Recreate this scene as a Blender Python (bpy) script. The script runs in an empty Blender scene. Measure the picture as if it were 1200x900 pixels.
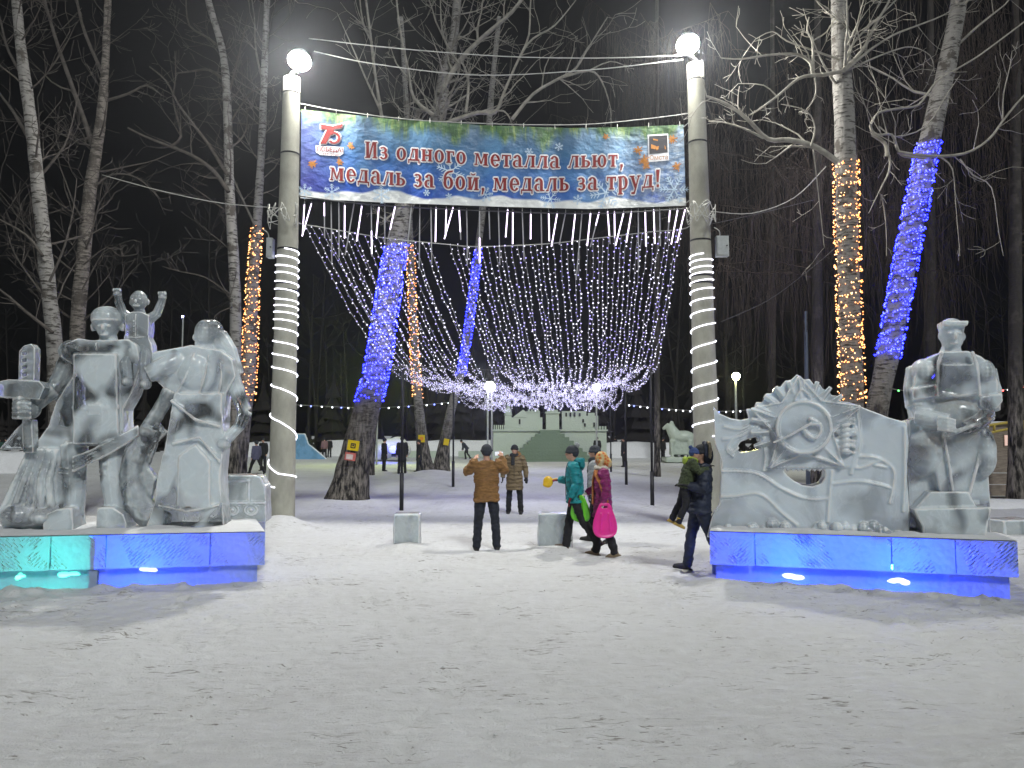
import bpy, bmesh, math, random
from mathutils import Vector, Matrix, noise
from mathutils.geometry import tessellate_polygon
R = math.radians
PI = math.pi
S = bpy.context.scene
COL = S.collection

# ------------------------------------------------------------------ camera
CAM_H, F, PITCH = 1.93, 900.0, R(3.81)
cd = bpy.data.cameras.new('camera')
cam = bpy.data.objects.new('camera', cd)
COL.objects.link(cam)
cam.location = (0, 0, CAM_H)
cam.rotation_euler = (R(90) + PITCH, 0, 0)
cd.sensor_width = 36.0
cd.lens = F / 1200 * 36.0
cd.clip_start, cd.clip_end = 0.05, 3000
S.camera = cam

# ------------------------------------------------------------------ night sky, weak fill, exposure
SUN_EL, SUN_AZ = R(43), R(200)          # fill sun added in place of unseen lamps behind the viewer
w = bpy.data.worlds.new('World')
S.world = w
w.use_nodes = True
wn = w.node_tree
bg = wn.nodes['Background']
sky = wn.nodes.new('ShaderNodeTexSky')
sky.sky_type = 'NISHITA'
sky.sun_disc = False
sky.sun_elevation = SUN_EL
sky.sun_rotation = SUN_AZ
sky.dust_density = 4.0
hsv = wn.nodes.new('ShaderNodeHueSaturation')
hsv.inputs['Saturation'].default_value = 0.25
wn.links.new(sky.outputs[0], hsv.inputs['Color'])
wn.links.new(hsv.outputs[0], bg.inputs[0])
bg.inputs[1].default_value = 0.0006
sl = bpy.data.lights.new('sun', 'SUN')
sl.energy = 1.9
sl.angle = R(10)
sl.color = (0.96, 1.0, 0.995)
so = bpy.data.objects.new('sun', sl)
COL.objects.link(so)
# direction towards the sun: behind the camera, a little to the right
sd = Vector((0.30, -0.86, 0)).normalized() * math.cos(SUN_EL) + Vector((0, 0, math.sin(SUN_EL)))
so.rotation_euler = sd.to_track_quat('Z', 'Y').to_euler()
sky.sun_rotation = math.atan2(sd.x, sd.y)
S.view_settings.view_transform = 'Standard'
S.view_settings.look = 'None'
S.view_settings.exposure = 0.12
S.view_settings.gamma = 1.0
S.cycles.use_denoising = True
S.cycles.max_bounces = 10
S.cycles.diffuse_bounces = 3
S.cycles.glossy_bounces = 3
S.cycles.transmission_bounces = 10
S.cycles.volume_bounces = 0
S.cycles.sample_clamp_indirect = 3.0
S.cycles.caustics_refractive = False
S.cycles.caustics_reflective = False

# ------------------------------------------------------------------ pixel helpers (reference frame 1200 x 900)
_c, _s = math.cos(PITCH), math.sin(PITCH)
def ray(x, y):
    u, v = (x - 600) / F, (450 - y) / F
    return Vector((u, _c - v * _s, v * _c + _s))
def P(x, y, Y):
    r = ray(x, y)
    t = Y / r.y
    return Vector((r.x * t, Y, CAM_H + r.z * t))
def G(x, y, z=0.0):
    r = ray(x, y)
    t = (z - CAM_H) / r.z
    return Vector((r.x * t, r.y * t, z))

# ------------------------------------------------------------------ mesh helpers
class MB:
    def __init__(self):
        self.v, self.f, self.mi = [], [], []
        self.M = None
    def add(self, verts, faces, mi=0):
        b = len(self.v)
        if self.M is not None:
            verts = [self.M @ Vector(q) for q in verts]
        self.v.extend([tuple(q) for q in verts])
        self.f.extend([tuple(i + b for i in f) for f in faces])
        self.mi.extend([mi] * len(faces))
    def box(self, c, s, rz=0.0, rx=0.0, ry=0.0, mi=0, taper=1.0):
        hx, hy, hz = s[0] / 2, s[1] / 2, s[2] / 2
        vs = []
        for z in (-1, 1):
            k = taper if z > 0 else 1.0
            for x, y in ((-1, -1), (1, -1), (1, 1), (-1, 1)):
                vs.append(Vector((x * hx * k, y * hy * k, z * hz)))
        m = Matrix.Rotation(rz, 3, 'Z') @ Matrix.Rotation(ry, 3, 'Y') @ Matrix.Rotation(rx, 3, 'X')
        c = Vector(c)
        vs = [m @ q + c for q in vs]
        self.add(vs, [(3, 2, 1, 0), (4, 5, 6, 7), (0, 1, 5, 4), (1, 2, 6, 5), (2, 3, 7, 6), (3, 0, 4, 7)], mi)
    def tube(self, pts, rad, n=6, cap=True, mi=0, ax=None):
        """tube along pts; rad is a number, a list, or a list of (r1, r2) with r1 along axis ax"""
        pts = [Vector(p) for p in pts]
        k = len(pts)
        if not isinstance(rad, (list, tuple)):
            rad = [rad] * k
        vs = []
        prev = None
        for i, p in enumerate(pts):
            d = (pts[min(i + 1, k - 1)] - pts[max(i - 1, 0)])
            if d.length < 1e-9:
                d = Vector((0, 0, 1))
            d.normalize()
            if ax is not None:
                a = Vector(ax)
            else:
                a = prev if prev is not None else (Vector((1, 0, 0)) if abs(d.x) < 0.8 else Vector((0, 1, 0)))
            a = a - d * a.dot(d)
            if a.length < 1e-6:
                a = d.orthogonal()
            a.normalize()
            prev = a
            b = d.cross(a)
            r = rad[i]
            r1, r2 = r if isinstance(r, (list, tuple)) else (r, r)
            for j in range(n):
                t = 2 * PI * j / n
                vs.append(p + a * (r1 * math.cos(t)) + b * (r2 * math.sin(t)))
        fs = []
        for i in range(k - 1):
            for j in range(n):
                j2 = (j + 1) % n
                fs.append((i * n + j, i * n + j2, (i + 1) * n + j2, (i + 1) * n + j))
        if cap:
            fs.append(tuple(range(n - 1, -1, -1)))
            fs.append(tuple((k - 1) * n + j for j in range(n)))
        self.add(vs, fs, mi)
    def ell(self, c, r, n=12, m=8, rot=None, mi=0):
        c = Vector(c)
        if not isinstance(r, (list, tuple)):
            r = (r, r, r)
        vs = [Vector((0, 0, r[2]))]
        for i in range(1, m):
            a = PI * i / m
            for j in range(n):
                b = 2 * PI * j / n
                vs.append(Vector((r[0] * math.sin(a) * math.cos(b), r[1] * math.sin(a) * math.sin(b), r[2] * math.cos(a))))
        vs.append(Vector((0, 0, -r[2])))
        if rot is not None:
            vs = [rot @ q for q in vs]
        vs = [q + c for q in vs]
        fs = []
        for j in range(n):
            fs.append((0, 1 + j, 1 + (j + 1) % n))
        for i in range(m - 2):
            for j in range(n):
                a, b = 1 + i * n + j, 1 + i * n + (j + 1) % n
                fs.append((a, a + n, b + n, b))
        last = len(vs) - 1
        o = 1 + (m - 2) * n
        for j in range(n):
            fs.append((o + j, last, o + (j + 1) % n))
        self.add(vs, fs, mi)
    def octa(self, c, r, mi=0):
        x, y, z = c
        self.add([(x + r, y, z), (x - r, y, z), (x, y + r, z), (x, y - r, z), (x, y, z + r), (x, y, z - r)],
                 [(0, 2, 4), (2, 1, 4), (1, 3, 4), (3, 0, 4), (2, 0, 5), (1, 2, 5), (3, 1, 5), (0, 3, 5)], mi)
    def prism(self, front, back, holes=(), mi=0):
        """closed prism between two polygons with matching vertices; holes = list of (front, back)"""
        loops = [(front, back)] + list(holes)
        flat_f = [[Vector(q) for q in l[0]] for l in loops]
        n0 = sum(len(l) for l in flat_f)
        tris = tessellate_polygon(flat_f)
        vs = [q for l in flat_f for q in l] + [Vector(q) for l in loops for q in l[1]]
        fs = [tuple(t) for t in tris] + [tuple(i + n0 for i in reversed(t)) for t in tris]
        o = 0
        for l in flat_f:
            k = len(l)
            for i in range(k):
                j = (i + 1) % k
                fs.append((o + i, o + j, o + j + n0, o + i + n0))
            o += k
        self.add(vs, fs, mi)
    def lathe(self, prof, c=(0, 0, 0), n=16, mi=0):
        c = Vector(c)
        vs = []
        for r, z in prof:
            for j in range(n):
                t = 2 * PI * j / n
                vs.append(c + Vector((r * math.cos(t), r * math.sin(t), z)))
        fs = []
        k = len(prof)
        for i in range(k - 1):
            for j in range(n):
                j2 = (j + 1) % n
                fs.append((i * n + j, i * n + j2, (i + 1) * n + j2, (i + 1) * n + j))
        fs.append(tuple(range(n - 1, -1, -1)))
        fs.append(tuple((k - 1) * n + j for j in range(n)))
        self.add(vs, fs, mi)
    def mesh(self, name, smooth=False, fix=True):
        me = bpy.data.meshes.new(name)
        me.from_pydata(self.v, [], self.f)
        if fix:
            bm = bmesh.new()
            bm.from_mesh(me)
            bmesh.ops.recalc_face_normals(bm, faces=bm.faces[:])
            bm.to_mesh(me)
            bm.free()
        if any(self.mi):
            me.polygons.foreach_set('material_index', self.mi)
        if smooth:
            me.polygons.foreach_set('use_smooth', [True] * len(me.polygons))
        me.update()
        return me
    def build(self, name, mat, parent=None, smooth=False, fix=True, loc=None):
        me = self.mesh(name, smooth, fix)
        for m in (mat if isinstance(mat, (list, tuple)) else [mat]):
            me.materials.append(m)
        return put(name, me, parent, loc)

def put(name, me, parent=None, loc=None):
    o = bpy.data.objects.new(name, me)
    COL.objects.link(o)
    if parent is not None:
        o.parent = parent
    if loc is not None:
        o.location = loc
    return o

def sculpt(name, mb, mat, parent=None, voxel=0.02, smooth=4, disp=0.0, dscale=4.0, stretch=(1, 1, 1), factor=0.5):
    """fuse the overlapping shapes of mb into one continuous surface, soften it, roughen it"""
    me0 = mb.mesh('tmp')
    o = put('tmp', me0)
    m = o.modifiers.new('r', 'REMESH')
    m.mode = 'VOXEL'
    m.voxel_size = voxel
    if smooth:
        k = o.modifiers.new('s', 'SMOOTH')
        k.iterations = smooth
        k.factor = factor
    dg = bpy.context.evaluated_depsgraph_get()
    me = bpy.data.meshes.new_from_object(o.evaluated_get(dg))
    bpy.data.objects.remove(o)
    bpy.data.meshes.remove(me0)
    me.name = name
    if disp:
        me.update()
        ns = [v.normal.copy() for v in me.vertices]
        for v, nn in zip(me.vertices, ns):
            q = Vector((v.co.x * stretch[0], v.co.y * stretch[1], v.co.z * stretch[2])) * dscale
            v.co = v.co + nn * (noise.noise(q) * disp + noise.noise(q * 2.7) * disp * 0.45)
    me.polygons.foreach_set('use_smooth', [True] * len(me.polygons))
    me.update()
    me.materials.clear()
    me.materials.append(mat)
    return put(name, me, parent)

def tag(o, label=None, cat=None, group=None, kind=None):
    if label: o['label'] = label
    if cat: o['category'] = cat
    if group: o['group'] = group
    if kind: o['kind'] = kind
    return o
def thing(name, label, cat, loc=(0, 0, 0), rz=0.0, group=None):
    o = bpy.data.objects.new(name, None)
    COL.objects.link(o)
    o.location = loc
    o.rotation_euler = (0, 0, rz)
    o.empty_display_size = 0.2
    return tag(o, label, cat, group)
def copy_tree(o, parent=None):
    c = o.copy()
    COL.objects.link(c)
    if parent is not None:
        c.parent = parent
    for ch in list(o.children):
        copy_tree(ch, c)
    return c

# ------------------------------------------------------------------ materials
def nodes(name):
    m = bpy.data.materials.new(name)
    m.use_nodes = True
    nt = m.node_tree
    return m, nt, nt.nodes['Principled BSDF'], nt.links
def N(nt, t, **kw):
    n = nt.nodes.new('ShaderNode' + t)
    for k, v in kw.items():
        if k in n.inputs:
            n.inputs[k].default_value = v
        else:
            setattr(n, k, v)
    return n
def ramp(nt, fac, stops):
    r = N(nt, 'ValToRGB')
    e = r.color_ramp.elements
    while len(e) > 1:
        e.remove(e[-1])
    e[0].position, e[0].color = stops[0][0], tuple(stops[0][1]) + (1,) if len(stops[0][1]) == 3 else stops[0][1]
    for p, c in stops[1:]:
        q = e.new(p)
        q.color = tuple(c) + (1,) if len(c) == 3 else c
    nt.links.new(fac, r.inputs[0])
    return r
def mixc(nt, a, b, fac, mode='MIX'):
    m = N(nt, 'Mix', data_type='RGBA', blend_type=mode)
    for sock, val in ((m.inputs[0], fac), (m.inputs[6], a), (m.inputs[7], b)):
        if hasattr(val, 'is_linked'):
            nt.links.new(val, sock)
        else:
            sock.default_value = (tuple(val) + (1,)) if isinstance(val, (tuple, list)) and len(val) == 3 else val
    return m.outputs[2]
def plain(name, col, rough=0.7, metal=0.0, var=0.25, scale=9.0, bump=0.15, spec=0.35, stretch=(1, 1, 1), quilt=0):
    m, nt, b, L = nodes(name)
    tc = N(nt, 'TexCoord')
    mp = N(nt, 'Mapping')
    mp.inputs['Scale'].default_value = stretch
    L.new(tc.outputs['Object'], mp.inputs[0])
    n1 = N(nt, 'TexNoise', Scale=scale, Detail=6.0, Roughness=0.6)
    L.new(mp.outputs[0], n1.inputs['Vector'])
    lo = tuple(c * (1 - var) for c in col)
    hi = tuple(min(1, c * (1 + var)) for c in col)
    r = ramp(nt, n1.outputs[0], [(0.3, lo), (0.7, hi)])
    L.new(r.outputs[0], b.inputs['Base Color'])
    b.inputs['Roughness'].default_value = rough
    b.inputs['Metallic'].default_value = metal
    b.inputs['Specular IOR Level'].default_value = spec
    if quilt:
        wv = N(nt, 'TexWave', Scale=quilt, Distortion=1.2, wave_type='BANDS', bands_direction='Z', wave_profile='SIN')
        wv.inputs['Detail'].default_value = 2.0
        L.new(tc.outputs['Object'], wv.inputs['Vector'])
        bq = N(nt, 'Bump', Strength=0.45, Distance=0.03)
        L.new(wv.outputs['Fac'], bq.inputs['Height'])
        L.new(bq.outputs[0], b.inputs['Normal'])
    elif bump:
        bp = N(nt, 'Bump', Strength=bump, Distance=0.02)
        L.new(n1.outputs[0], bp.inputs['Height'])
        L.new(bp.outputs[0], b.inputs['Normal'])
    return m
def glow(name, col, strength, sample='AUTO', base=None):
    m, nt, b, L = nodes(name)
    b.inputs['Base Color'].default_value = (base or (0.8, 0.8, 0.8)) + (1,)
    b.inputs['Emission Color'].default_value = tuple(col) + (1,)
    b.inputs['Emission Strength'].default_value = strength
    try:
        m.cycles.emission_sampling = sample
    except Exception:
        pass
    return m

def snow_mat(name, ground=False):
    m, nt, b, L = nodes(name)
    tc = N(nt, 'TexCoord')
    n1 = N(nt, 'TexNoise', Scale=0.35, Detail=5.0, Roughness=0.6)
    n2 = N(nt, 'TexNoise', Scale=7.0, Detail=8.0, Roughness=0.65)
    n3 = N(nt, 'TexNoise', Scale=60.0, Detail=4.0, Roughness=0.6)
    mp = N(nt, 'Mapping')
    mp.inputs['Scale'].default_value = (3.2, 9.5, 6.0)
    mp.inputs['Rotation'].default_value = (0, 0, R(8))
    L.new(tc.outputs['Object'], mp.inputs[0])
    n4 = N(nt, 'TexNoise', Scale=1.3, Detail=8.0, Roughness=0.72, Distortion=0.6)
    L.new(mp.outputs[0], n4.inputs['Vector'])
    for n in (n1, n2, n3):
        L.new(tc.outputs['Object'], n.inputs['Vector'])
    c0 = ramp(nt, n1.outputs[0], [(0.3, (0.60, 0.60, 0.60)), (0.7, (0.72, 0.73, 0.74))])
    c1 = mixc(nt, c0.outputs[0], (0.78, 0.79, 0.81), ramp(nt, n2.outputs[0], [(0.4, (0, 0, 0)), (0.75, (.6, .6, .6))]).outputs[0])
    if ground:
        # scuffed streaks and crumbs of dirt trodden into the snow
        sp = ramp(nt, n4.outputs[0], [(0.60, (0, 0, 0)), (0.72, (.9, .9, .9))])
        c1 = mixc(nt, c1, (0.30, 0.28, 0.26), sp.outputs[0])
        mp5 = N(nt, 'Mapping')
        mp5.inputs['Scale'].default_value = (4.5, 21.0, 8.0)
        mp5.inputs['Rotation'].default_value = (0, 0, R(-6))
        L.new(tc.outputs['Object'], mp5.inputs[0])
        n5 = N(nt, 'TexNoise', Scale=1.0, Detail=4.0, Roughness=0.6, Distortion=1.5)
        L.new(mp5.outputs[0], n5.inputs['Vector'])
        n6 = N(nt, 'TexNoise', Scale=1.1, Detail=3.0)
        L.new(tc.outputs['Object'], n6.inputs['Vector'])
        a5 = N(nt, 'Math', operation='MULTIPLY_ADD')
        a5.inputs[1].default_value = 0.55
        L.new(n6.outputs[0], a5.inputs[0])
        L.new(n5.outputs[0], a5.inputs[2])
        mk = ramp(nt, a5.outputs[0], [(0.925, (0, 0, 0)), (0.965, (1, 1, 1))])
        c1 = mixc(nt, c1, (0.29, 0.28, 0.265), mk.outputs[0])
        vo = N(nt, 'TexVoronoi', Scale=4.5, feature='F1')
        L.new(tc.outputs['Object'], vo.inputs['Vector'])
        dots = ramp(nt, vo.outputs['Distance'], [(0.028, (0.8, 0.8, 0.8)), (0.05, (0, 0, 0))])
        c1 = mixc(nt, c1, (0.16, 0.14, 0.12), dots.outputs[0])
    L.new(c1, b.inputs['Base Color'])
    b.inputs['Roughness'].default_value = 0.75
    b.inputs['Specular IOR Level'].default_value = 0.25
    ad = N(nt, 'Math', operation='ADD')
    mu = N(nt, 'Math', operation='MULTIPLY')
    mu.inputs[1].default_value = 0.30
    L.new(n3.outputs[0], mu.inputs[0])
    ad2 = N(nt, 'Math', operation='ADD')
    L.new(n2.outputs[0], ad.inputs[0])
    L.new(mu.outputs[0], ad.inputs[1])
    L.new(ad.outputs[0], ad2.inputs[0])
    L.new(n4.outputs[0], ad2.inputs[1])
    bp = N(nt, 'Bump', Strength=0.9 if ground else 0.4, Distance=0.05 if ground else 0.035)
    L.new(ad2.outputs[0], bp.inputs['Height'])
    L.new(bp.outputs[0], b.inputs['Normal'])
    return m

def ice_mat(name, tint=(0.80, 0.86, 0.89), clear=0.35, trans=0.25, scale=3.0, bump=0.35, hatch=False, sss=0.0, edges=True, spread=0.2):
    """cloudy ice: part milky, part letting light through, part clear as glass"""
    m = bpy.data.materials.new(name)
    m.use_nodes = True
    nt = m.node_tree
    L = nt.links
    nt.nodes.remove(nt.nodes['Principled BSDF'])
    out = nt.nodes['Material Output']
    tc = N(nt, 'TexCoord')
    n1 = N(nt, 'TexNoise', Scale=scale, Detail=5.0, Roughness=0.55, Distortion=0.4)
    n2 = N(nt, 'TexNoise', Scale=scale * 5, Detail=6.0, Roughness=0.6)
    L.new(tc.outputs['Object'], n1.inputs['Vector'])
    L.new(tc.outputs['Object'], n2.inputs['Vector'])
    col = ramp(nt, n2.outputs[0], [(0.3, tuple(c * 0.97 for c in tint)), (0.7, tint)])
    hsum = N(nt, 'Math', operation='ADD')
    L.new(n1.outputs[0], hsum.inputs[0])
    hm = N(nt, 'Math', operation='MULTIPLY')
    hm.inputs[1].default_value = 0.35
    L.new(n2.outputs[0], hm.inputs[0])
    L.new(hm.outputs[0], hsum.inputs[1])
    height = hsum.outputs[0]
    fv = N(nt, 'TexVoronoi', Scale=scale * 6.5, feature='F1', Randomness=1.0)
    L.new(tc.outputs['Object'], fv.inputs['Vector'])
    fa = N(nt, 'Math', operation='MULTIPLY_ADD')
    fa.inputs[1].default_value = 0.7
    L.new(fv.outputs['Distance'], fa.inputs[0])
    L.new(height, fa.inputs[2])
    height = fa.outputs[0]
    if hatch:
        # chisel cuts in slanting bundles
        ck = N(nt, 'TexVoronoi', Scale=2.4, feature='F1')
        L.new(tc.outputs['Object'], ck.inputs['Vector'])
        sep = N(nt, 'SeparateColor')
        L.new(ck.outputs['Color'], sep.inputs[0])
        hs = []
        for ang in (R(42), R(-48)):
            mp = N(nt, 'Mapping')
            mp.inputs['Rotation'].default_value = (0, ang, 0)
            L.new(tc.outputs['Object'], mp.inputs[0])
            wv = N(nt, 'TexWave', Scale=5.5, Distortion=0.6, wave_type='BANDS', bands_direction='X', wave_profile='SAW')
            wv.inputs['Detail'].default_value = 1.0
            L.new(mp.outputs[0], wv.inputs['Vector'])
            hs.append(wv.outputs['Fac'])
        g1 = N(nt, 'Math', operation='GREATER_THAN')
        g1.inputs[1].default_value = 0.5
        L.new(sep.outputs[0], g1.inputs[0])
        mx = N(nt, 'Mix')
        L.new(g1.outputs[0], mx.inputs[0])
        L.new(hs[0], mx.inputs[2])
        L.new(hs[1], mx.inputs[3])
        g2 = N(nt, 'Math', operation='GREATER_THAN')
        g2.inputs[1].default_value = 0.42
        L.new(sep.outputs[1], g2.inputs[0])
        mm = N(nt, 'Math', operation='MULTIPLY')
        L.new(mx.outputs[0], mm.inputs[0])
        L.new(g2.outputs[0], mm.inputs[1])
        m3 = N(nt, 'Math', operation='MULTIPLY')
        m3.inputs[1].default_value = 0.9
        L.new(mm.outputs[0], m3.inputs[0])
        ad = N(nt, 'Math', operation='ADD')
        L.new(m3.outputs[0], ad.inputs[0])
        L.new(height, ad.inputs[1])
        height = ad.outputs[0]
    bp = N(nt, 'Bump', Strength=bump, Distance=0.06)
    L.new(height, bp.inputs['Height'])
    trn = N(nt, 'BsdfTranslucent')
    gla = N(nt, 'BsdfGlass', Roughness=0.03, IOR=1.12)
    gla.inputs['Color'].default_value = (0.95, 0.98, 1.0, 1)
    glo = N(nt, 'BsdfGlossy', Roughness=0.16)
    if sss:
        dif = N(nt, 'BsdfPrincipled', Roughness=0.35)
        dif.inputs['Subsurface Weight'].default_value = 1.0
        dif.inputs['Subsurface Radius'].default_value = (0.80, 0.92, 1.0)
        dif.inputs['Subsurface Scale'].default_value = sss
        dif.inputs['Specular IOR Level'].default_value = 0.3
        dcol = dif.inputs['Base Color']
    else:
        dif = N(nt, 'BsdfDiffuse')
        dcol = dif.inputs['Color']
    for q in (dif, trn, gla, glo):
        L.new(bp.outputs[0], q.inputs['Normal'])
    # scraped edges and cuts are frosty white
    geo = N(nt, 'NewGeometry')
    edge = ramp(nt, geo.outputs['Pointiness'], [(0.455, (.6, .6, .6)), (0.488, (0, 0, 0)), (0.512, (0, 0, 0)), (0.545, (1, 1, 1))])
    if edges:      # rim light painted in: white mixed into the colour at glancing angles
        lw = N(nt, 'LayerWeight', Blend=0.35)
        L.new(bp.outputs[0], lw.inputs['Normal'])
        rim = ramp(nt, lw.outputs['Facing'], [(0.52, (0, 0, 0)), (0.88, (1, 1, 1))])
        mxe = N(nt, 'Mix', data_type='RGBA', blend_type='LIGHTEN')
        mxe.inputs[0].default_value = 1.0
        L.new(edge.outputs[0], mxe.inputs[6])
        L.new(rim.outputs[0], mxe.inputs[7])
        # pale fracture veins inside the ice
        nv = N(nt, 'TexNoise', Scale=scale * 1.6, Detail=5.0, Roughness=0.6, Distortion=0.9)
        L.new(tc.outputs['Object'], nv.inputs['Vector'])
        vein = ramp(nt, nv.outputs[0], [(0.470, (0, 0, 0)), (0.497, (.10, .10, .10)), (0.503, (.10, .10, .10)), (0.530, (0, 0, 0))])
        mxv = N(nt, 'Mix', data_type='RGBA', blend_type='LIGHTEN')
        mxv.inputs[0].default_value = 1.0
        L.new(mxe.outputs[2], mxv.inputs[6])
        L.new(vein.outputs[0], mxv.inputs[7])
        edge_out = mxv.outputs[2]
    if not edges:      # plain blocks: no scraped edges
        edge = ramp(nt, geo.outputs['Pointiness'], [(0.0, (0, 0, 0)), (1.0, (0, 0, 0))])
        edge_out = edge.outputs[0]
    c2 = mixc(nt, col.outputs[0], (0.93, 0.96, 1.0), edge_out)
    L.new(c2, dcol)
    L.new(c2, trn.inputs['Color'])
    m1 = N(nt, 'MixShader')
    m1.inputs[0].default_value = trans
    L.new(dif.outputs[0], m1.inputs[1])
    L.new(trn.outputs[0], m1.inputs[2])
    cl = N(nt, 'MapRange')
    cl.inputs[1].default_value, cl.inputs[2].default_value = 0.44, 0.62
    cl.inputs[3].default_value, cl.inputs[4].default_value = max(0, clear - spread), max(0, min(0.95, clear + spread))
    mpc = N(nt, 'Mapping')
    mpc.inputs['Scale'].default_value = (1.0, 0.12, 0.8)
    L.new(tc.outputs['Object'], mpc.inputs[0])
    nc = N(nt, 'TexNoise', Scale=scale * 1.5, Detail=1.2, Roughness=0.4, Distortion=0.8)
    L.new(mpc.outputs[0], nc.inputs['Vector'])
    L.new(nc.outputs[0], cl.inputs[0])
    sub = N(nt, 'Math', operation='MULTIPLY_ADD')
    sub.use_clamp = True
    sub.inputs[1].default_value = -0.7
    L.new(edge_out, sub.inputs[0])
    L.new(cl.outputs[0], sub.inputs[2])
    m2 = N(nt, 'MixShader')
    L.new(sub.outputs[0], m2.inputs[0])
    L.new(m1.outputs[0], m2.inputs[1])
    L.new(gla.outputs[0], m2.inputs[2])
    fr = N(nt, 'Fresnel', IOR=1.31)
    L.new(bp.outputs[0], fr.inputs['Normal'])
    m3_ = N(nt, 'MixShader')
    L.new(fr.outputs[0], m3_.inputs[0])
    L.new(m2.outputs[0], m3_.inputs[1])
    L.new(glo.outputs[0], m3_.inputs[2])
    L.new(m3_.outputs[0], out.inputs[0])
    return m

def birch_mat(name, white=(0.26, 0.25, 0.235), dark=(0.045, 0.04, 0.035), amount=0.5, rough_z=1.2):
    m, nt, b, L = nodes(name)
    tc = N(nt, 'TexCoord')
    mp = N(nt, 'Mapping')
    mp.inputs['Scale'].default_value = (3.0, 3.0, 13.0)
    L.new(tc.outputs['Object'], mp.inputs[0])
    n1 = N(nt, 'TexNoise', Scale=1.6, Detail=6.0, Roughness=0.6)
    L.new(mp.outputs[0], n1.inputs['Vector'])
    n2 = N(nt, 'TexNoise', Scale=2.3, Detail=7.0, Roughness=0.65)
    L.new(tc.outputs['Object'], n2.inputs['Vector'])
    mp3 = N(nt, 'Mapping')
    mp3.inputs['Scale'].default_value = (9.0, 9.0, 2.2)
    L.new(tc.outputs['Object'], mp3.inputs[0])
    n3 = N(nt, 'TexNoise', Scale=1.3, Detail=6.0, Roughness=0.6)
    L.new(mp3.outputs[0], n3.inputs['Vector'])
    band = ramp(nt, n1.outputs[0], [(0.56 - amount * 0.1, (0, 0, 0)), (0.64 - amount * 0.06, (1, 1, 1))])
    patch = ramp(nt, n2.outputs[0], [(0.60 - amount * 0.1, (0, 0, 0)), (0.66 - amount * 0.08, (1, 1, 1))])
    base = mixc(nt, tuple(c * 0.75 for c in white), white, n2.outputs[0])
    c = mixc(nt, base, dark, band.outputs[0])
    c = mixc(nt, c, tuple(d * 1.6 for d in dark), patch.outputs[0])
    # furrowed dark bark near the ground
    sp = N(nt, 'SeparateXYZ')
    L.new(tc.outputs['Object'], sp.inputs[0])
    lo = N(nt, 'MapRange')
    lo.inputs[1].default_value, lo.inputs[2].default_value = rough_z, rough_z + 2.6
    lo.inputs[3].default_value, lo.inputs[4].default_value = 1.0, 0.0
    L.new(sp.outputs[2], lo.inputs[0])
    furrow = ramp(nt, n3.outputs[0], [(0.42, (0.012, 0.011, 0.010)), (0.62, (0.20, 0.18, 0.155))])
    c = mixc(nt, c, furrow.outputs[0], lo.outputs[0])
    L.new(c, b.inputs['Base Color'])
    b.inputs['Roughness'].default_value = 0.8
    b.inputs['Specular IOR Level'].default_value = 0.2
    ad = N(nt, 'Math', operation='ADD')
    L.new(n1.outputs[0], ad.inputs[0])
    L.new(n3.outputs[0], ad.inputs[1])
    bp = N(nt, 'Bump', Strength=0.7, Distance=0.05)
    L.new(ad.outputs[0], bp.inputs['Height'])
    L.new(bp.outputs[0], b.inputs['Normal'])
    return m

M = {}
M['ground'] = snow_mat('trodden_snow', True)
M['snow'] = snow_mat('fresh_snow')
M['ice'] = ice_mat('carved_ice', tint=(0.82, 0.895, 1.0), clear=0.54, trans=0.22, scale=1.5, bump=0.10, sss=0.06, spread=0.40)
M['ice_clear'] = ice_mat('clear_ice', tint=(0.82, 0.895, 1.0), clear=0.84, trans=0.25, scale=1.8, bump=0.14, sss=0.05)
M['ice_relief'] = ice_mat('milky_ice', tint=(0.80, 0.875, 1.0), clear=0.26, trans=0.22, scale=1.3, bump=0.10, sss=0.06, spread=0.26)
M['ice_plinth'] = ice_mat('chiselled_ice', tint=(0.60, 0.72, 0.95), clear=-0.4, trans=0.58, scale=2.0, bump=0.3, edges=False)
M['ice_far'] = ice_mat('far_ice', tint=(0.56, 0.64, 0.56), clear=-0.4, trans=0.25, scale=1.2, bump=0.4, edges=False)
M['ice_ramp'] = ice_mat('wet_green_ice', tint=(0.20, 0.27, 0.20), clear=-0.4, trans=0.2, scale=1.2, bump=0.4, edges=False)
M['ice_block'] = ice_mat('block_ice', tint=(0.74, 0.80, 0.80), clear=0.42, trans=0.3, scale=2.0, bump=0.10, sss=0.04)
M['birch'] = birch_mat('birch_bark')
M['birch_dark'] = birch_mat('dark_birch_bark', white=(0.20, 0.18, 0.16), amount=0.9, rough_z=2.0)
M['birch_far_dim'] = birch_mat('dimmed_far_bark', white=(0.05, 0.045, 0.04), amount=0.9, rough_z=2.0)  # bark colour darkened to stand in for the dim light far back
M['branch_dim'] = plain('dimmed_branch', (0.062, 0.054, 0.048), 0.85, var=0.4, scale=6)  # darker colour carries the dimness of the poorly lit left crowns
M['branch_pale'] = plain('pale_branch', (0.26, 0.245, 0.21), 0.8, var=0.35, scale=6)
M['branch'] = plain('birch_branch', (0.12, 0.11, 0.096), 0.8, var=0.45, scale=6)
M['twig'] = plain('brown_twig', (0.055, 0.041, 0.033), 0.85, var=0.4, scale=5)
M['twig_dim'] = plain('dimmed_twig', (0.011, 0.009, 0.008), 0.9, var=0.4, scale=3)  # near-black colour stands in for the unlit depth of the wood
M['concrete'] = plain('grey_concrete', (0.33, 0.325, 0.275), 0.85, var=0.22, scale=3.5, bump=0.25, stretch=(1, 1, 0.5))
M['metal_dark'] = plain('black_metal', (0.022, 0.022, 0.025), 0.5, 0.3, var=0.3)
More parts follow.
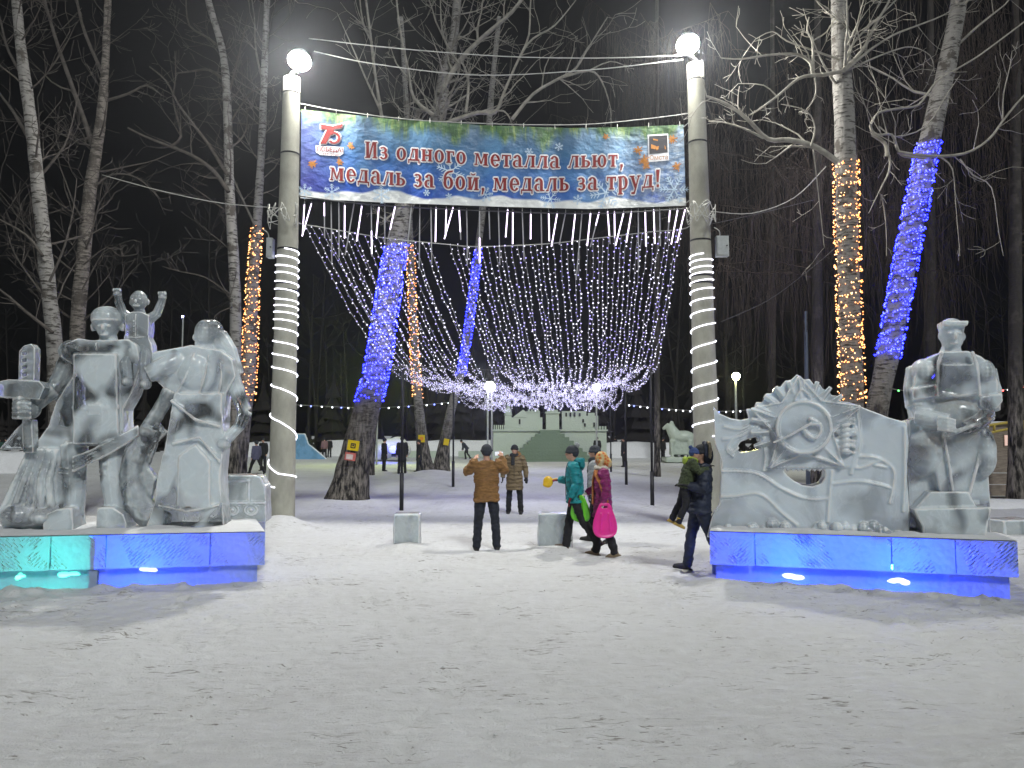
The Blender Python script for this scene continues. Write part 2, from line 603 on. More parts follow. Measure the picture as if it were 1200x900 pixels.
M['metal_grey'] = plain('grey_metal', (0.38, 0.40, 0.40), 0.5, 0.2, var=0.15)
M['cable'] = plain('pale_cable', (0.45, 0.45, 0.42), 0.6, var=0.1)
M['cable_dark'] = plain('dark_cable', (0.10, 0.10, 0.10), 0.6, var=0.1)
M['lamp'] = glow('lamp_globe', (1.0, 0.985, 0.91), 1300.0)
M['rope'] = glow('rope_light', (0.86, 0.88, 1.0), 3.0)
M['tube_lit'] = glow('tube_lit', (0.88, 0.74, 1.0), 2.6, 'NONE')
M['tube_off'] = plain('tube_unlit', (0.55, 0.55, 0.54), 0.35, var=0.1)
M['bulb_white'] = glow('bulb_white', (0.80, 0.76, 1.0), 1.9, 'NONE')
M['bulb_violet'] = glow('bulb_violet', (0.36, 0.28, 1.0), 1.7, 'NONE')
M['bulb_far'] = glow('bulb_far', (0.80, 0.76, 1.0), 1.15, 'NONE')
M['bulb_far_violet'] = glow('bulb_far_violet', (0.40, 0.33, 1.0), 1.1, 'NONE')
M['bulb_orange'] = glow('bulb_orange', (1.0, 0.30, 0.035), 4.0)
M['bulb_warm'] = glow('bulb_warm', (1.0, 0.56, 0.20), 3.0)
M['bulb_blue'] = glow('bulb_blue', (0.001, 0.004, 1.0), 26.0)
M['bulb_blue_hot'] = glow('bulb_blue_hot', (0.05, 0.07, 1.0), 7.0)
HAZE = 0.0009
# ================================================================== helpers for placing
def rebase(root, loc):
    """move the root to loc while every part stays where it was built"""
    loc = Vector(loc)
    done = set()
    def walk(o):
        if o.type == 'MESH' and o.data.name not in done:
            done.add(o.data.name)
            o.data.transform(Matrix.Translation(-loc))
            o.data.update()
        elif o.type == 'LIGHT' or (o.type == 'EMPTY' and o is not root):
            o.location = Vector(o.location) - loc
        for c in o.children:
            walk(c)
    walk(root)
    root.location = loc
    return root

def lerp_curve(pts, x):
    if x <= pts[0][0]: return pts[0][1]
    for (x0, y0), (x1, y1) in zip(pts, pts[1:]):
        if x <= x1:
            t = (x - x0) / (x1 - x0)
            return y0 + (y1 - y0) * t
    return pts[-1][1]
def smooth_path(pts, per=4):
    """Catmull-Rom through pts"""
    pts = [Vector(p) for p in pts]
    out = []
    for i in range(len(pts) - 1):
        p0, p1, p2, p3 = pts[max(i - 1, 0)], pts[i], pts[i + 1], pts[min(i + 2, len(pts) - 1)]
        for k in range(per):
            t = k / per
            out.append(0.5 * ((2 * p1) + (p2 - p0) * t + (2 * p0 - 5 * p1 + 4 * p2 - p3) * t * t + (3 * p1 - p0 - 3 * p2 + p3) * t ** 3))
    out.append(pts[-1])
    return out

# ================================================================== ground
LPOLE = G(329, 617)
RPOLE = Vector((4.17, LPOLE.y, 0))
mounds = [(LPOLE.x + 0.05, LPOLE.y - 0.3, 0.75, 0.30), (RPOLE.x, RPOLE.y, 0.7, 0.25)]
for px, py, r, h in ((405, 590, 1.3, 0.22), (475, 640, 0.5, 0.07), (648, 648, 0.6, 0.10), (612, 655, 0.5, 0.05), (471, 601, 0.35, 0.06), (764, 596, 0.3, 0.07),
                     (531, 570, 0.35, 0.06), (733, 571, 0.35, 0.08), (508, 556, 1.5, 0.22), (300, 640, 1.2, 0.10), (1180, 640, 1.3, 0.25), (845, 690, 0.5, 0.10)):
    g = G(px, py)
    mounds.append((g.x, g.y, r, h))
rng = random.Random(12)
for (ax, ay), (bx, by) in (((0, 695), (306, 687)), ((836, 686), (1196, 704))):
    for i in range(26):
        t = rng.random()
        g = G(ax + (bx - ax) * t, ay + (by - ay) * t + rng.uniform(-3, 3))
        mounds.append((g.x, g.y + .05, rng.uniform(.08, .18), rng.uniform(.01, .05)))
prints = {}
def add_print(x, y, a, s_):
    for cx in (int(math.floor(x)) - 1, int(math.floor(x)), int(math.floor(x)) + 1):
        for cy in (int(math.floor(y)) - 1, int(math.floor(y)), int(math.floor(y)) + 1):
            if abs(cx + .5 - x) < .9 and abs(cy + .5 - y) < .9:
                prints.setdefault((cx, cy), []).append((x, y, math.cos(a), math.sin(a), s_))
for t in range(70):
    x, y = rng.uniform(-6, 6), rng.uniform(2.8, 14)
    a = rng.choice([PI / 2, -PI / 2, PI / 2 + .4, rng.uniform(0, 2 * PI)]) + rng.uniform(-.3, .3)
    for k in range(rng.randint(4, 12)):
        s_ = 1 if k % 2 else -1
        px, py = x - math.sin(a) * .09 * s_, y + math.cos(a) * .09 * s_
        if 2.6 < py < 16: add_print(px, py, a + rng.uniform(-.15, .15), rng.uniform(.4, 1.0))
        x += math.cos(a) * rng.uniform(.5, .68); y += math.sin(a) * rng.uniform(.5, .68); a += rng.uniform(-.12, .12)
def dent(x, y):
    h = 0.0
    for (px, py, ca, sa, s_) in prints.get((int(math.floor(x)), int(math.floor(y))), ()):
        dx, dy = x - px, y - py
        l, w_ = (dx * ca + dy * sa) / .155, (-dx * sa + dy * ca) / .062
        d = l * l + w_ * w_
        if d < 1: h -= .026 * s_
        elif d < 2.1: h += .011 * s_ * (2.1 - d)
    return h
def hgt(x, y):
    h = noise.noise(Vector((x * 0.22, y * 0.22, 3.1))) * 0.06
    if y < 45 and abs(x) < 25:
        a = max(0.0, min(1.0, (45 - y) / 15))
        h += noise.noise(Vector((x * 1.1, y * 1.4, 7.7))) * 0.022 * a
        k = noise.noise(Vector((x * 3.4 + 5, y * 4.4, 1.7)))
        h += k * 0.014 * a + abs(noise.noise(Vector((x * 2.2, y * 5.5, 9.2)))) * -0.03 * a
        h += noise.noise(Vector((x * 7, y * 7, 4.0))) * 0.008 * a
    if y < 16 and abs(x) < 8: h += dent(x, y)
    for mx, my, r, q in mounds:
        d2 = ((x - mx) ** 2 + (y - my) ** 2) / (r * r)
        if d2 < 5:
            h += q * math.exp(-d2 * 1.6)
    return h
def axis(a, b, step, lo, hi, grow=1.13):
    c = []
    x = a
    while x <= b:
        c.append(x); x += step
    s, x, left = step, a, []
    while x > lo:
        s *= grow; x -= s; left.append(x)
    s, x = step, c[-1]
    while x < hi:
        s *= grow; x += s; c.append(x)
    return left[::-1] + c
gx = axis(-6.6, 6.6, 0.036, -700, 700)
gy = axis(2.6, 12.5, 0.034, -60, 1500, 1.09)
gb = MB()
gb.v = [(x, y, hgt(x, y)) for y in gy for x in gx]
nx = len(gx)
gb.f = [(j * nx + i, j * nx + i + 1, (j + 1) * nx + i + 1, (j + 1) * nx + i) for j in range(len(gy) - 1) for i in range(nx - 1)]
gb.mi = [0] * len(gb.f)
tag(gb.build('snow_ground', M['ground'], smooth=True, fix=False), kind='structure')

# loose crumbs and kicked-up snow on the trodden square
rng = random.Random(5)
cb = MB()
for i in range(350):
    y = 3.2 + 10 * rng.random() ** 1.3
    x = (rng.random() - 0.5) * 1.5 * y
    r = rng.uniform(0.004, 0.011)
    cb.ell((x, y, hgt(x, y) + r * 0.3), (r * rng.uniform(.8, 1.6), r, r * 0.7), 5, 4)
tag(cb.build('snow_crumbs', M['snow'], smooth=True), kind='stuff')

# ================================================================== gate columns with globe lamps
def gate_column(base, top_px, label, lamp_px):
    """concrete column that carries a globe lamp; all in world space, then rebased"""
    root = thing('lamp_column', label, 'lamp post')
    b = Vector(base)
    top = P(top_px[0], top_px[1], b.y)
    b0 = Vector((b.x, b.y, -0.3))
    mb = MB()
    k = 24
    mb.tube([b0.lerp(top, i / k) for i in range(k + 1)], [0.290 - 0.110 * i / k for i in range(k + 1)], 32)
    mb.build('shaft', M['concrete'], root, smooth=True)
    mb = MB()
    for t in (0.965, 0.83, 0.62, 0.545, 0.53):
        c = b0.lerp(top, t)
        r = 0.290 - 0.110 * t
        mb.tube([c - Vector((0, 0, .018)), c + Vector((0, 0, .018))], r + 0.006, 24)
    mb.build('steel_band', M['metal_dark'], root)
    mb = MB()
    lp = P(lamp_px[0], lamp_px[1], b.y - 0.12)
    mb.tube([top - Vector((0, 0, .05)), top + Vector((0, 0, 0.10)), lp - Vector((0, -.10, .12))], [0.10, 0.05, 0.05], 14)
    mb.build('bracket', M['metal_dark'], root)
    mb = MB()
    tilt = Matrix.Rotation(R(-30), 3, 'X')
    mb.ell(lp, (0.23, 0.23, 0.17), 24, 16, rot=tilt)
    mb.build('globe', M['lamp'], root, smooth=True)
    mb = MB()
    prof = [(0.25, -0.02), (0.25, 0.06), (0.20, 0.15), (0.10, 0.20), (0.01, 0.21)]  # hood added to keep the lamp's light off the tree crowns
    mb.M = Matrix.Translation(lp) @ tilt.to_4x4()
    mb.lathe(prof, (0, 0, 0), 24)
    mb.f = [f for f in mb.f if len(f) == 4]
    mb.build('hood', M['metal_grey'], root, smooth=True)
    rebase(root, (b.x, b.y, 0))
    return b0, top, lp
LB0, LTOP, LLAMP = gate_column(LPOLE, (342, 92), 'thick concrete lamp column with a lit globe beside the family ice sculpture', (351, 71))
RB0, RTOP, RLAMP = gate_column(RPOLE, (815, 76), 'thick concrete lamp column with a lit globe behind the star relief', (806, 52))
def colpt(b0, top, z):
    t = (z - b0.z) / (top.z - b0.z)
    return b0.lerp(top, t), 0.290 - 0.110 * t

def rope_light(b0, top, ys_front, label, slope):
    """luminous rope wound round a column; ys_front: pixel heights at which it crosses the front"""
    zs = [P(600, y, b0.y - 0.3).z for y in ys_front]
    mb = MB()
    pts = []
    n = 28
    for i in range(len(zs) - 1):
        for k in range(n):
            t = k / n
            a = -PI / 2 + slope * 2 * PI * t
            z = zs[i] + (zs[i + 1] - zs[i]) * t
            c, r = colpt(b0, top, z)
            pts.append(Vector((c.x + (r + 0.018) * math.cos(a), c.y + (r + 0.018) * math.sin(a), z)))
    mb.tube(pts, 0.013, 6)
    o = mb.build('rope_light', M['rope'], None, smooth=True)
    return tag(o, label, 'rope light')
rope_light(LB0, LTOP, [290, 299, 310, 318, 329, 338, 350, 357, 365, 374, 385, 401, 416, 432, 455, 494, 555, 572],
           'white rope light wound round the concrete column beside the family sculpture', 1)
rope_light(RB0, RTOP, [296, 303, 311, 318, 327, 337, 349, 363, 380, 403, 427, 450, 471, 494, 512],
           'white rope light wound round the concrete column behind the star relief', -1)

def junction_box(px, Y, size, label):
    c = P(px[0], px[1], Y)
    root = thing('junction_box', label, 'junction box')
    mb = MB(); mb.box(c, size); mb.build('case', M['metal_grey'], root)
    mb = MB(); mb.box(c + Vector((0, -size[1] / 2 - 0.008, 0)), (size[0] * 0.86, 0.012, size[2] * 0.88)); mb.build('door', M['metal_grey'], root)
    mb = MB(); mb.tube([c + Vector((size[0] * .3, -size[1] / 2 - .012, 0)), c + Vector((size[0] * .3, -size[1] / 2 - .04, 0))], .014, 8); mb.build('handle', M['metal_dark'], root)
    mb = MB(); mb.tube(smooth_path([c + Vector((-.04, 0, size[2] / 2)), c + Vector((-.06, -.02, size[2] / 2 + .12)), c + Vector((-.16, 0, size[2] / 2 + .2))]), .012, 6); mb.build('cable', M['cable'], root)
    rebase(root, c)
junction_box((846, 289), RPOLE.y - 0.1, (0.26, 0.16, 0.44), 'grey junction box on the column behind the star relief')
junction_box((317, 291), LPOLE.y - 0.1, (0.12, 0.20, 0.42), 'grey junction box on the column beside the family sculpture')

def cable(pts, r, mat, label, name='overhead_cable', cat='cable', group=None):
    mb = MB()
    mb.tube(smooth_path(pts, 5), r, 5)
    return tag(mb.build(name, mat, None, smooth=True), label, cat, group)
Yp = LPOLE.y
cable([P(362, 45, Yp), P(470, 57, Yp + .2), P(590, 66, Yp + .3), P(700, 68, Yp + .2), P(800, 65, Yp)], 0.011, M['cable'], 'upper of two thin cables strung between the globe lamps')
cable([P(368, 60, Yp), P(440, 75, Yp + .2), P(560, 88, Yp + .3), P(690, 82, Yp + .2), P(800, 70, Yp)], 0.011, M['cable'], 'lower of two thin cables strung between the globe lamps')
cable([P(120, 205, Yp + 2), P(190, 224, Yp + 1), P(260, 238, Yp + .5), P(333, 244, Yp)], 0.010, M['cable'], 'pale cable running from the left column to the bare trees')
cable([P(830, 247, Yp), P(880, 250, Yp - .2), P(930, 232, Yp - .5), P(968, 195, 15.4)], 0.011, M['cable'], 'drooping cable from the right column to the orange lit birch')
cable([P(835, 262, Yp), P(890, 250, Yp + .5), P(955, 234, Yp + 1)], 0.008, M['cable_dark'], 'thin dark cable below the drooping cable at the right column')
cable([P(845, 377, Yp), P(900, 352, Yp + .5), P(950, 315, Yp - .2), P(985, 285, 15.3)], 0.008, M['cable_dark'], 'thin dark cable rising from the right column to the birch')
def tangle(base, seed, label):
    rg = random.Random(seed)
    mb = MB()
    for i in range(9):
        a = rg.uniform(0, 2 * PI)
        pts = []
        for k in range(6):
            a += rg.uniform(-0.9, 0.9)
            pts.append(base + Vector((math.cos(a) * 0.31, -0.12 + math.sin(a) * 0.22, rg.uniform(-0.28, 0.28))))
        mb.tube(smooth_path(pts, 4), 0.009, 4)
    tag(mb.build('cable_tangle', M['cable'], None, smooth=True), label, 'cable')
tangle(P(333, 255, Yp - 0.15), 2, 'tangled pale wires looped round the left concrete column')
tangle(P(820, 254, Yp - 0.15), 6, 'tangled pale wires looped round the right concrete column')

# ================================================================== the banner between the columns
BY = Yp + 0.18
TOPC = [(0, 128), (.1, 133), (.25, 140), (.5, 147), (.7, 150), (.85, 149), (1, 146)]
BOTC = [(0, 232), (.2, 237), (.5, 242), (.75, 245), (1, 241)]
def ban_px(u, v):
    xt, xb = 353 + 448 * u, 352 + 452 * u
    yt, yb = lerp_curve(TOPC, u), lerp_curve(BOTC, u)
    return xb + (xt - xb) * v, yb + (yt - yb) * v
def ban_y(u):
    return BY + 0.022 * math.sin(u * 31) + 0.014 * math.sin(u * 67 + 1)
def ban(u, v, off=0.0):
    x, y = ban_px(u, v)
    return P(x, y, ban_y(u) - off)
def banpx(x, y, off):
    u = max(0.0, min(1.0, (x - 352.5) / 450))
    return P(x, y, ban_y(u) - off)
banner = thing('banner', 'long blue winter banner with red lettering hung between the two lamp columns', 'banner')
mb = MB()
NU, NV = 90, 20
uvs = []
for side in (0, 1):
    mb.v += [tuple(ban(i / NU, j / NV, 0.0 if side == 0 else -0.006)) for j in range(NV + 1) for i in range(NU + 1)]
    uvs += [(i / NU, j / NV) for j in range(NV + 1) for i in range(NU + 1)]
k0 = (NU + 1) * (NV + 1)
for j in range(NV):
    for i in range(NU):
        a = j * (NU + 1) + i
        mb.f.append((a, a + 1, a + NU + 2, a + NU + 1))
        mb.f.append((a + k0, a + NU + 1 + k0, a + NU + 2 + k0, a + 1 + k0))
mb.mi = [0] * len(mb.f)
def banner_mat():
    m, nt, b, L = nodes('printed_banner')
    uv = N(nt, 'UVMap', uv_map='print')
    sp = N(nt, 'SeparateXYZ')
    L.new(uv.outputs[0], sp.inputs[0])
    mp = N(nt, 'Mapping'); mp.inputs['Scale'].default_value = (8.0, 2.0, 1)
    L.new(uv.outputs[0], mp.inputs[0])
    n1 = N(nt, 'TexNoise', Scale=0.9, Detail=5.0, Roughness=0.55, Distortion=0.8)
    L.new(mp.outputs[0], n1.inputs['Vector'])
    n2 = N(nt, 'TexNoise', Scale=9.0, Detail=6.0, Roughness=0.7)
    L.new(mp.outputs[0], n2.inputs['Vector'])
    base = ramp(nt, sp.outputs[1], [(0.05, (0.008, 0.06, 0.40)), (0.35, (0.012, 0.09, 0.35)), (0.65, (0.03, 0.12, 0.26)), (1.0, (0.10, 0.17, 0.26))])
    pale = mixc(nt, base.outputs[0], (0.12, 0.30, 0.52), ramp(nt, n1.outputs[0], [(0.45, (0, 0, 0)), (0.72, (.75, .75, .75))]).outputs[0])
    # violet at the left end, frosty grey-blue at the right end
    pale = mixc(nt, pale, (0.07, 0.045, 0.24), ramp(nt, sp.outputs[0], [(0.02, (.6, .6, .6)), (0.13, (0, 0, 0))]).outputs[0])
    r2 = N(nt, 'Math', operation='MULTIPLY')
    L.new(ramp(nt, sp.outputs[0], [(0.72, (0, 0, 0)), (0.97, (1, 1, 1))]).outputs[0], r2.inputs[0])
    L.new(ramp(nt, n2.outputs[0], [(0.40, (0.25, .25, .25)), (0.60, (.85, .85, .85))]).outputs[0], r2.inputs[1])
    pale = mixc(nt, pale, (0.36, 0.42, 0.50), r2.outputs[0])
    # printed fir twigs along the top edge
    mg = N(nt, 'Mapping'); mg.inputs['Scale'].default_value = (70.0, 2.6, 1)
    L.new(uv.outputs[0], mg.inputs[0])
    ng = N(nt, 'TexNoise', Scale=1.0, Detail=6.0, Roughness=0.7, Distortion=1.2)
    L.new(mg.outputs[0], ng.inputs['Vector'])
    ml = N(nt, 'Mapping'); ml.inputs['Scale'].default_value = (13.0, 0.6, 1)
    L.new(uv.outputs[0], ml.inputs[0])
    nl = N(nt, 'TexNoise', Scale=1.0, Detail=3.0)
    L.new(ml.outputs[0], nl.inputs['Vector'])
    a1 = N(nt, 'Math', operation='MULTIPLY_ADD'); a1.inputs[1].default_value = 0.95
    L.new(nl.outputs[0], a1.inputs[0]); L.new(sp.outputs[1], a1.inputs[2])
    a2 = N(nt, 'Math', operation='MULTIPLY_ADD'); a2.inputs[1].default_value = 0.22
    L.new(ng.outputs[0], a2.inputs[0]); L.new(a1.outputs[0], a2.inputs[2])
    a3 = N(nt, 'Math', operation='SUBTRACT'); a3.inputs[1].default_value = 0.56
    L.new(a2.outputs[0], a3.inputs[0])
    fir = ramp(nt, a3.outputs[0], [(0.83, (0, 0, 0)), (0.97, (1, 1, 1))])
    gcol = ramp(nt, ng.outputs[0], [(0.32, (0.02, 0.055, 0.02)), (0.5, (0.06, 0.14, 0.05)), (0.68, (0.22, 0.28, 0.08))])
    c = mixc(nt, pale, gcol.outputs[0], fir.outputs[0])
    # printed snow drift along the bottom edge
    ms = N(nt, 'Mapping'); ms.inputs['Scale'].default_value = (7.0, 0.0, 1)
    L.new(uv.outputs[0], ms.inputs[0])
    ns = N(nt, 'TexNoise', Scale=1.0, Detail=1.5)
    L.new(ms.outputs[0], ns.inputs['Vector'])
    s1 = N(nt, 'Math', operation='MULTIPLY_ADD'); s1.inputs[1].default_value = -0.36
    L.new(ns.outputs[0], s1.inputs[0]); L.new(sp.outputs[1], s1.inputs[2])
    s2 = N(nt, 'Math', operation='ADD'); s2.inputs[1].default_value = 0.5
    L.new(s1.outputs[0], s2.inputs[0])
    drift = ramp(nt, s2.outputs[0], [(0.405, (1, 1, 1)), (0.43, (0, 0, 0))])
    c = mixc(nt, c, (0.72, 0.74, 0.74), drift.outputs[0])
    L.new(c, b.inputs['Base Color'])
    b.inputs['Roughness'].default_value = 0.45
    nw = N(nt, 'TexNoise', Scale=5.0, Detail=3.0)
    L.new(mp.outputs[0], nw.inputs['Vector'])
    bp = N(nt, 'Bump', Strength=0.35, Distance=0.08)
    L.new(nw.outputs[0], bp.inputs['Height'])
    L.new(bp.outputs[0], b.inputs['Normal'])
    return m
me = mb.mesh('cloth', True, False)
me.materials.append(banner_mat())
uvl = me.uv_layers.new(name='print')
for lp in me.loops:
    uvl.data[lp.index].uv = uvs[lp.vertex_index]
put('cloth', me, banner)

# --- lettering: a small slab-serif alphabet drawn from bars and arcs (x-height 1)
def q4(*p): return list(p)
def rect(x0, y0, x1, y1): return [(x0, y0), (x1, y0), (x1, y1), (x0, y1)]
def arc(cx, cy, rx, ry, a0, a1, wx, wy, n=14):
    """list of quads: a ring segment whose wall is wx at the sides and wy at top and bottom"""
    out = []
    for i in range(n):
        t0, t1 = R(a0 + (a1 - a0) * i / n), R(a0 + (a1 - a0) * (i + 1) / n)
        o0, o1 = (cx + rx * math.cos(t0), cy + ry * math.sin(t0)), (cx + rx * math.cos(t1), cy + ry * math.sin(t1))
        i0, i1 = (cx + (rx - wx) * math.cos(t0), cy + (ry - wy) * math.sin(t0)), (cx + (rx - wx) * math.cos(t1), cy + (ry - wy) * math.sin(t1))
        out.append([o0, o1, i1, i0])
    return out
ST, TH = 0.27, 0.12
def stem(x, y0=0.0, y1=1.0, serif=True):
    r = [rect(x, y0, x + ST, y1)]
    if serif:
        r += [rect(x - 0.09, y0, x + ST + 0.09, y0 + 0.10), rect(x - 0.09, y1 - 0.10, x + ST + 0.09, y1)]
    return r
def thin(x0, y0, x1, y1, t=0.11): return [[(x0, y0), (x0 + t, y0), (x1 + t, y1), (x1, y1)]]
GL = {}
GL['о'] = (1.0, arc(.45, .5, .45, .53, 0, 360, .27, .11))
GL['н'] = (1.12, stem(.09) + stem(.68) + [rect(.3, .44, .75, .56)])
GL['и'] = (1.12, stem(.09) + stem(.68) + [[(.3, .05), (.44, .05), (.74, .95), (.60, .95)]])
GL['й'] = (1.12, GL['и'][1] + arc(.52, 1.30, .22, .16, 180, 360, .09, .10))
GL['И'] = (1.22, stem(.09, 0, 1.38) + stem(.76, 0, 1.38) + [[(.3, .05), (.46, .05), (.82, 1.32), (.66, 1.32)]])
GL['г'] = (.82, stem(.09) + [rect(.1, .88, .72, 1.0), rect(.62, .66, .74, 1.0)])
GL['т'] = (.92, stem(.30, 0, 1.0) + [rect(.0, .88, .86, 1.0), rect(0, .66, .11, 1.0), rect(.75, .66, .86, 1.0)])
GL['м'] = (1.36, thin(.06, 0, .14, 1, .13) + [[(.14, 1), (.36, 1), (.68, .12), (.52, .12)], [(.84, 1), (.98, 1), (.66, .12), (.54, .12)]] + stem(.88, 0, 1)
           + [rect(-.03, 0, .28, .10), rect(0, .90, .3, 1.0)])
GL['е'] = (.95, arc(.44, .5, .44, .53, 25, 325, .27, .11) + [rect(.2, .46, .86, .56)] + arc(.44, .5, .44, .53, -2, 40, .2, .11, 4))
GL['а'] = (1.02, [rect(.52, 0, .79, .74), rect(.52, 0, .93, .10)] + arc(.42, .66, .37, .36, 0, 165, .25, .12) + arc(.34, .28, .34, .31, 60, 300, .24, .10))
GL['д'] = (1.10, thin(.12, .1, .38, 1, .12) + [rect(.62, .0, .89, 1.0), rect(.30, .90, .92, 1.0), rect(-.02, 0, 1.04, .12), rect(-.02, -.22, .09, .1), rect(.93, -.22, 1.04, .1)])
GL['л'] = (1.06, thin(.02, .0, .36, 1, .12) + [rect(.62, .0, .89, 1.0), rect(.30, .90, .95, 1.0), rect(.53, 0, .98, .10), rect(-.06, 0, .20, .10)])
GL['ь'] = (.92, stem(.09) + arc(.44, .30, .42, .30, -90, 90, .26, .10) + [rect(.2, .50, .46, .60), rect(.2, 0, .46, .10)])
GL['ю'] = (1.42, stem(.09) + arc(.92, .5, .42, .53, 0, 360, .26, .11) + [rect(.3, .44, .6, .56)])
GL['з'] = (.86, arc(.34, .74, .36, .27, -90, 150, .24, .10) + arc(.36, .28, .40, .31, -150, 90, .26, .11) + [rect(.2, .46, .4, .58)])
GL['б'] = (1.0, arc(.45, .46, .45, .49, 0, 360, .27, .11) + arc(.58, .72, .56, .66, 100, 190, .22, .16) + [[(.45, 1.22), (.86, 1.30), (.90, 1.44), (.48, 1.38)]])
GL['р'] = (1.0, stem(.09, -.42, 1.0) + arc(.46, .5, .44, .53, -90, 90, .26, .11) + [rect(.2, .92, .48, 1.02), rect(.2, -.03, .48, .07)])
GL['у'] = (1.02, [[(.05, 1), (.34, 1), (.60, .10), (.42, .0)], [(.76, 1), (.88, 1), (.46, -.40), (.30, -.40)], rect(-.05, .9, .42, 1.0), rect(.66, .9, .98, 1.0), rect(.12, -.44, .42, -.28)])
GL[','] = (.46, [rect(.08, 0, .32, .2), [(.14, .05), (.32, .05), (.18, -.32), (.06, -.32)]])
GL['!'] = (.52, [[(.12, .40), (.30, .40), (.40, 1.38), (.06, 1.38)], rect(.1, 0, .34, .22)])
GL[' '] = (.52, [])
def layout(text):
    x, out = 0.0, []
    for ch in text:
        adv, polys = GL[ch]
        out.append((x, polys))
        x += adv + 0.10
    return x, out
def lettering(text, x0, x1, base, xh):
    tot, items = layout(text)
    k = (x1 - x0) / tot
    dst_red, dst_white = MB(), MB()
    def flush():
        dst_white.build('letter_outline', M['print_white'], banner, fix=False)
        dst_red.build('lettering', M['print_red'], banner, fix=False)
    for ox, polys in items:
        n = 0
        if not polys:
            flush()
            dst_red, dst_white = MB(), MB()
        for p in polys:
            n += 1
            def place(q, dx, dy, off):
                X = x0 + (ox + q[0] + dx) * k
                Y = lerp_curve(base, X) - (q[1] + dy) * xh
                return banpx(X, Y, off)
            dst_red.add([place(q, 0, 0, 0.016 + 0.0002 * (n % 17)) for q in p], [tuple(range(len(p)))])
            for j in range(8):
                a = j * PI / 4
                dst_white.add([place(q, 0.10 * math.cos(a), 0.12 * math.sin(a), 0.008 + 0.0004 * j + 0.00003 * (n % 12)) for q in p], [tuple(range(len(p)))])
    flush()
M['print_red'] = plain('print_red', (0.20, 0.010, 0.010), 0.5, var=0.15)
M['print_white'] = plain('print_white', (0.66, 0.66, 0.70), 0.5, var=0.06)
M['print_ice'] = plain('print_pale_blue', (0.50, 0.64, 0.80), 0.5, var=0.1)
M['print_orange'] = plain('print_orange', (0.42, 0.17, 0.03), 0.5, var=0.3)
M['print_dark'] = plain('print_dark', (0.03, 0.028, 0.035), 0.5, var=0.2)
lettering('Из одного металла льют,', 428, 733, [(428, 185), (500, 189), (580, 195), (650, 197), (733, 195)], 14.0)
lettering('медаль за бой, медаль за труд!', 387, 776, [(387, 211), (460, 217), (560, 223), (640, 224), (720, 222), (776, 219)], 15.0)

# --- logo at the left: 75 over ПОБЕДА!
def font_mesh(text, bold=0.0):
    cu = bpy.data.curves.new('t', 'FONT')
    cu.body = text
    cu.offset = bold
    cu.resolution_u = 3
    o = bpy.data.objects.new('t', cu)
    COL.objects.link(o)
    dg = bpy.context.evaluated_depsgraph_get()
    me = bpy.data.meshes.new_from_object(o.evaluated_get(dg))
    vs = [v.co.copy() for v in me.vertices]
    fs = [tuple(p.vertices) for p in me.polygons]
    bpy.data.objects.remove(o); bpy.data.curves.remove(cu); bpy.data.meshes.remove(me)
    return vs, fs
def print_text(text, x0, x1, y0, y1, off, dst, bold=0.0, dyr=0.0):
    vs, fs = font_mesh(text, bold)
    if not vs: return
    ax, bx = min(v.x for v in vs), max(v.x for v in vs)
    ay, by = min(v.y for v in vs), max(v.y for v in vs)
    out = []
    for v in vs:
        tx, ty = (v.x - ax) / (bx - ax), (v.y - ay) / (by - ay)
        X = x0 + (x1 - x0) * tx
        out.append(banpx(X, y0 + (y1 - y0) * ty + dyr * tx, off))
    dst.add(out, fs)
logo, logow = MB(), MB()
seven = [[(376, 145.5), (391, 148), (391, 153), (376, 151)], [(383, 152), (391, 151), (382, 168.5), (375, 168.5)]]
five = [[(391, 147.5), (402, 144.8), (400, 150), (390, 151.5)], [(389.5, 149.5), (392.5, 149), (390, 158), (386.5, 158)]] + \
       [[(x, y) for x, y in p] for p in arc(391.5, 161.5, 7.6, -7.2, -150, 128, 3.6, -2.4)]
for p in seven + five:
    logo.add([banpx(x, y, 0.018) for x, y in p], [tuple(range(len(p)))])
    for j in range(8):
        a = j * PI / 4
        logow.add([banpx(x + 1.2 * math.cos(a), y + 1.2 * math.sin(a), 0.009 + 0.0005 * j) for x, y in p], [tuple(range(len(p)))])
logow.add([banpx(x, y, 0.0095) for x, y in ((370, 170), (402.5, 172.5), (402.5, 180), (398, 183), (375, 181.5), (370, 178))], [tuple(range(6))])
print_text('ПОБЕДА!', 371.5, 401.5, 178, 171.5, 0.018, logo, 0.02, 1.5)
print_text('1945-2020', 376, 397, 181.3, 179.2, 0.018, logo, 0.0, 1.2)
logow.build('logo_outline', M['print_white'], banner, fix=False)
logo.build('anniversary_logo', M['print_red'], banner, fix=False)
# --- emblem at the right: dark square with an orange arc, letters below
em, emd, emo = MB(), MB(), MB()
em.add([banpx(x, y, 0.008) for x, y in ((759, 158), (783, 156.5), (784, 188), (760, 190))], [(0, 1, 2, 3)])
emd.add([banpx(x, y, 0.012) for x, y in ((760.5, 159.5), (782, 158.5), (782.5, 178.5), (761, 180.5))], [(0, 1, 2, 3)])
for p in arc(765, 176, 15.5, -13.5, 5, 88, 1.8, -1.8):
    emo.add([banpx(x, y, 0.016) for x, y in p], [(0, 1, 2, 3)])
for p in ([(763, 169), (769, 171), (768, 175), (763, 174)], [(768, 172), (776, 170), (775, 175), (769, 176)], [(771, 175.5), (778, 174.5), (775, 178), (771, 178)]):
    emo.add([banpx(x, y, 0.016) for x, y in p], [(0, 1, 2, 3)])
print_text('Омста', 761.5, 782.5, 187.5, 182, 0.016, emo, 0.0, -1.0)
em.build('emblem_ground', M['print_white'], banner, fix=False)
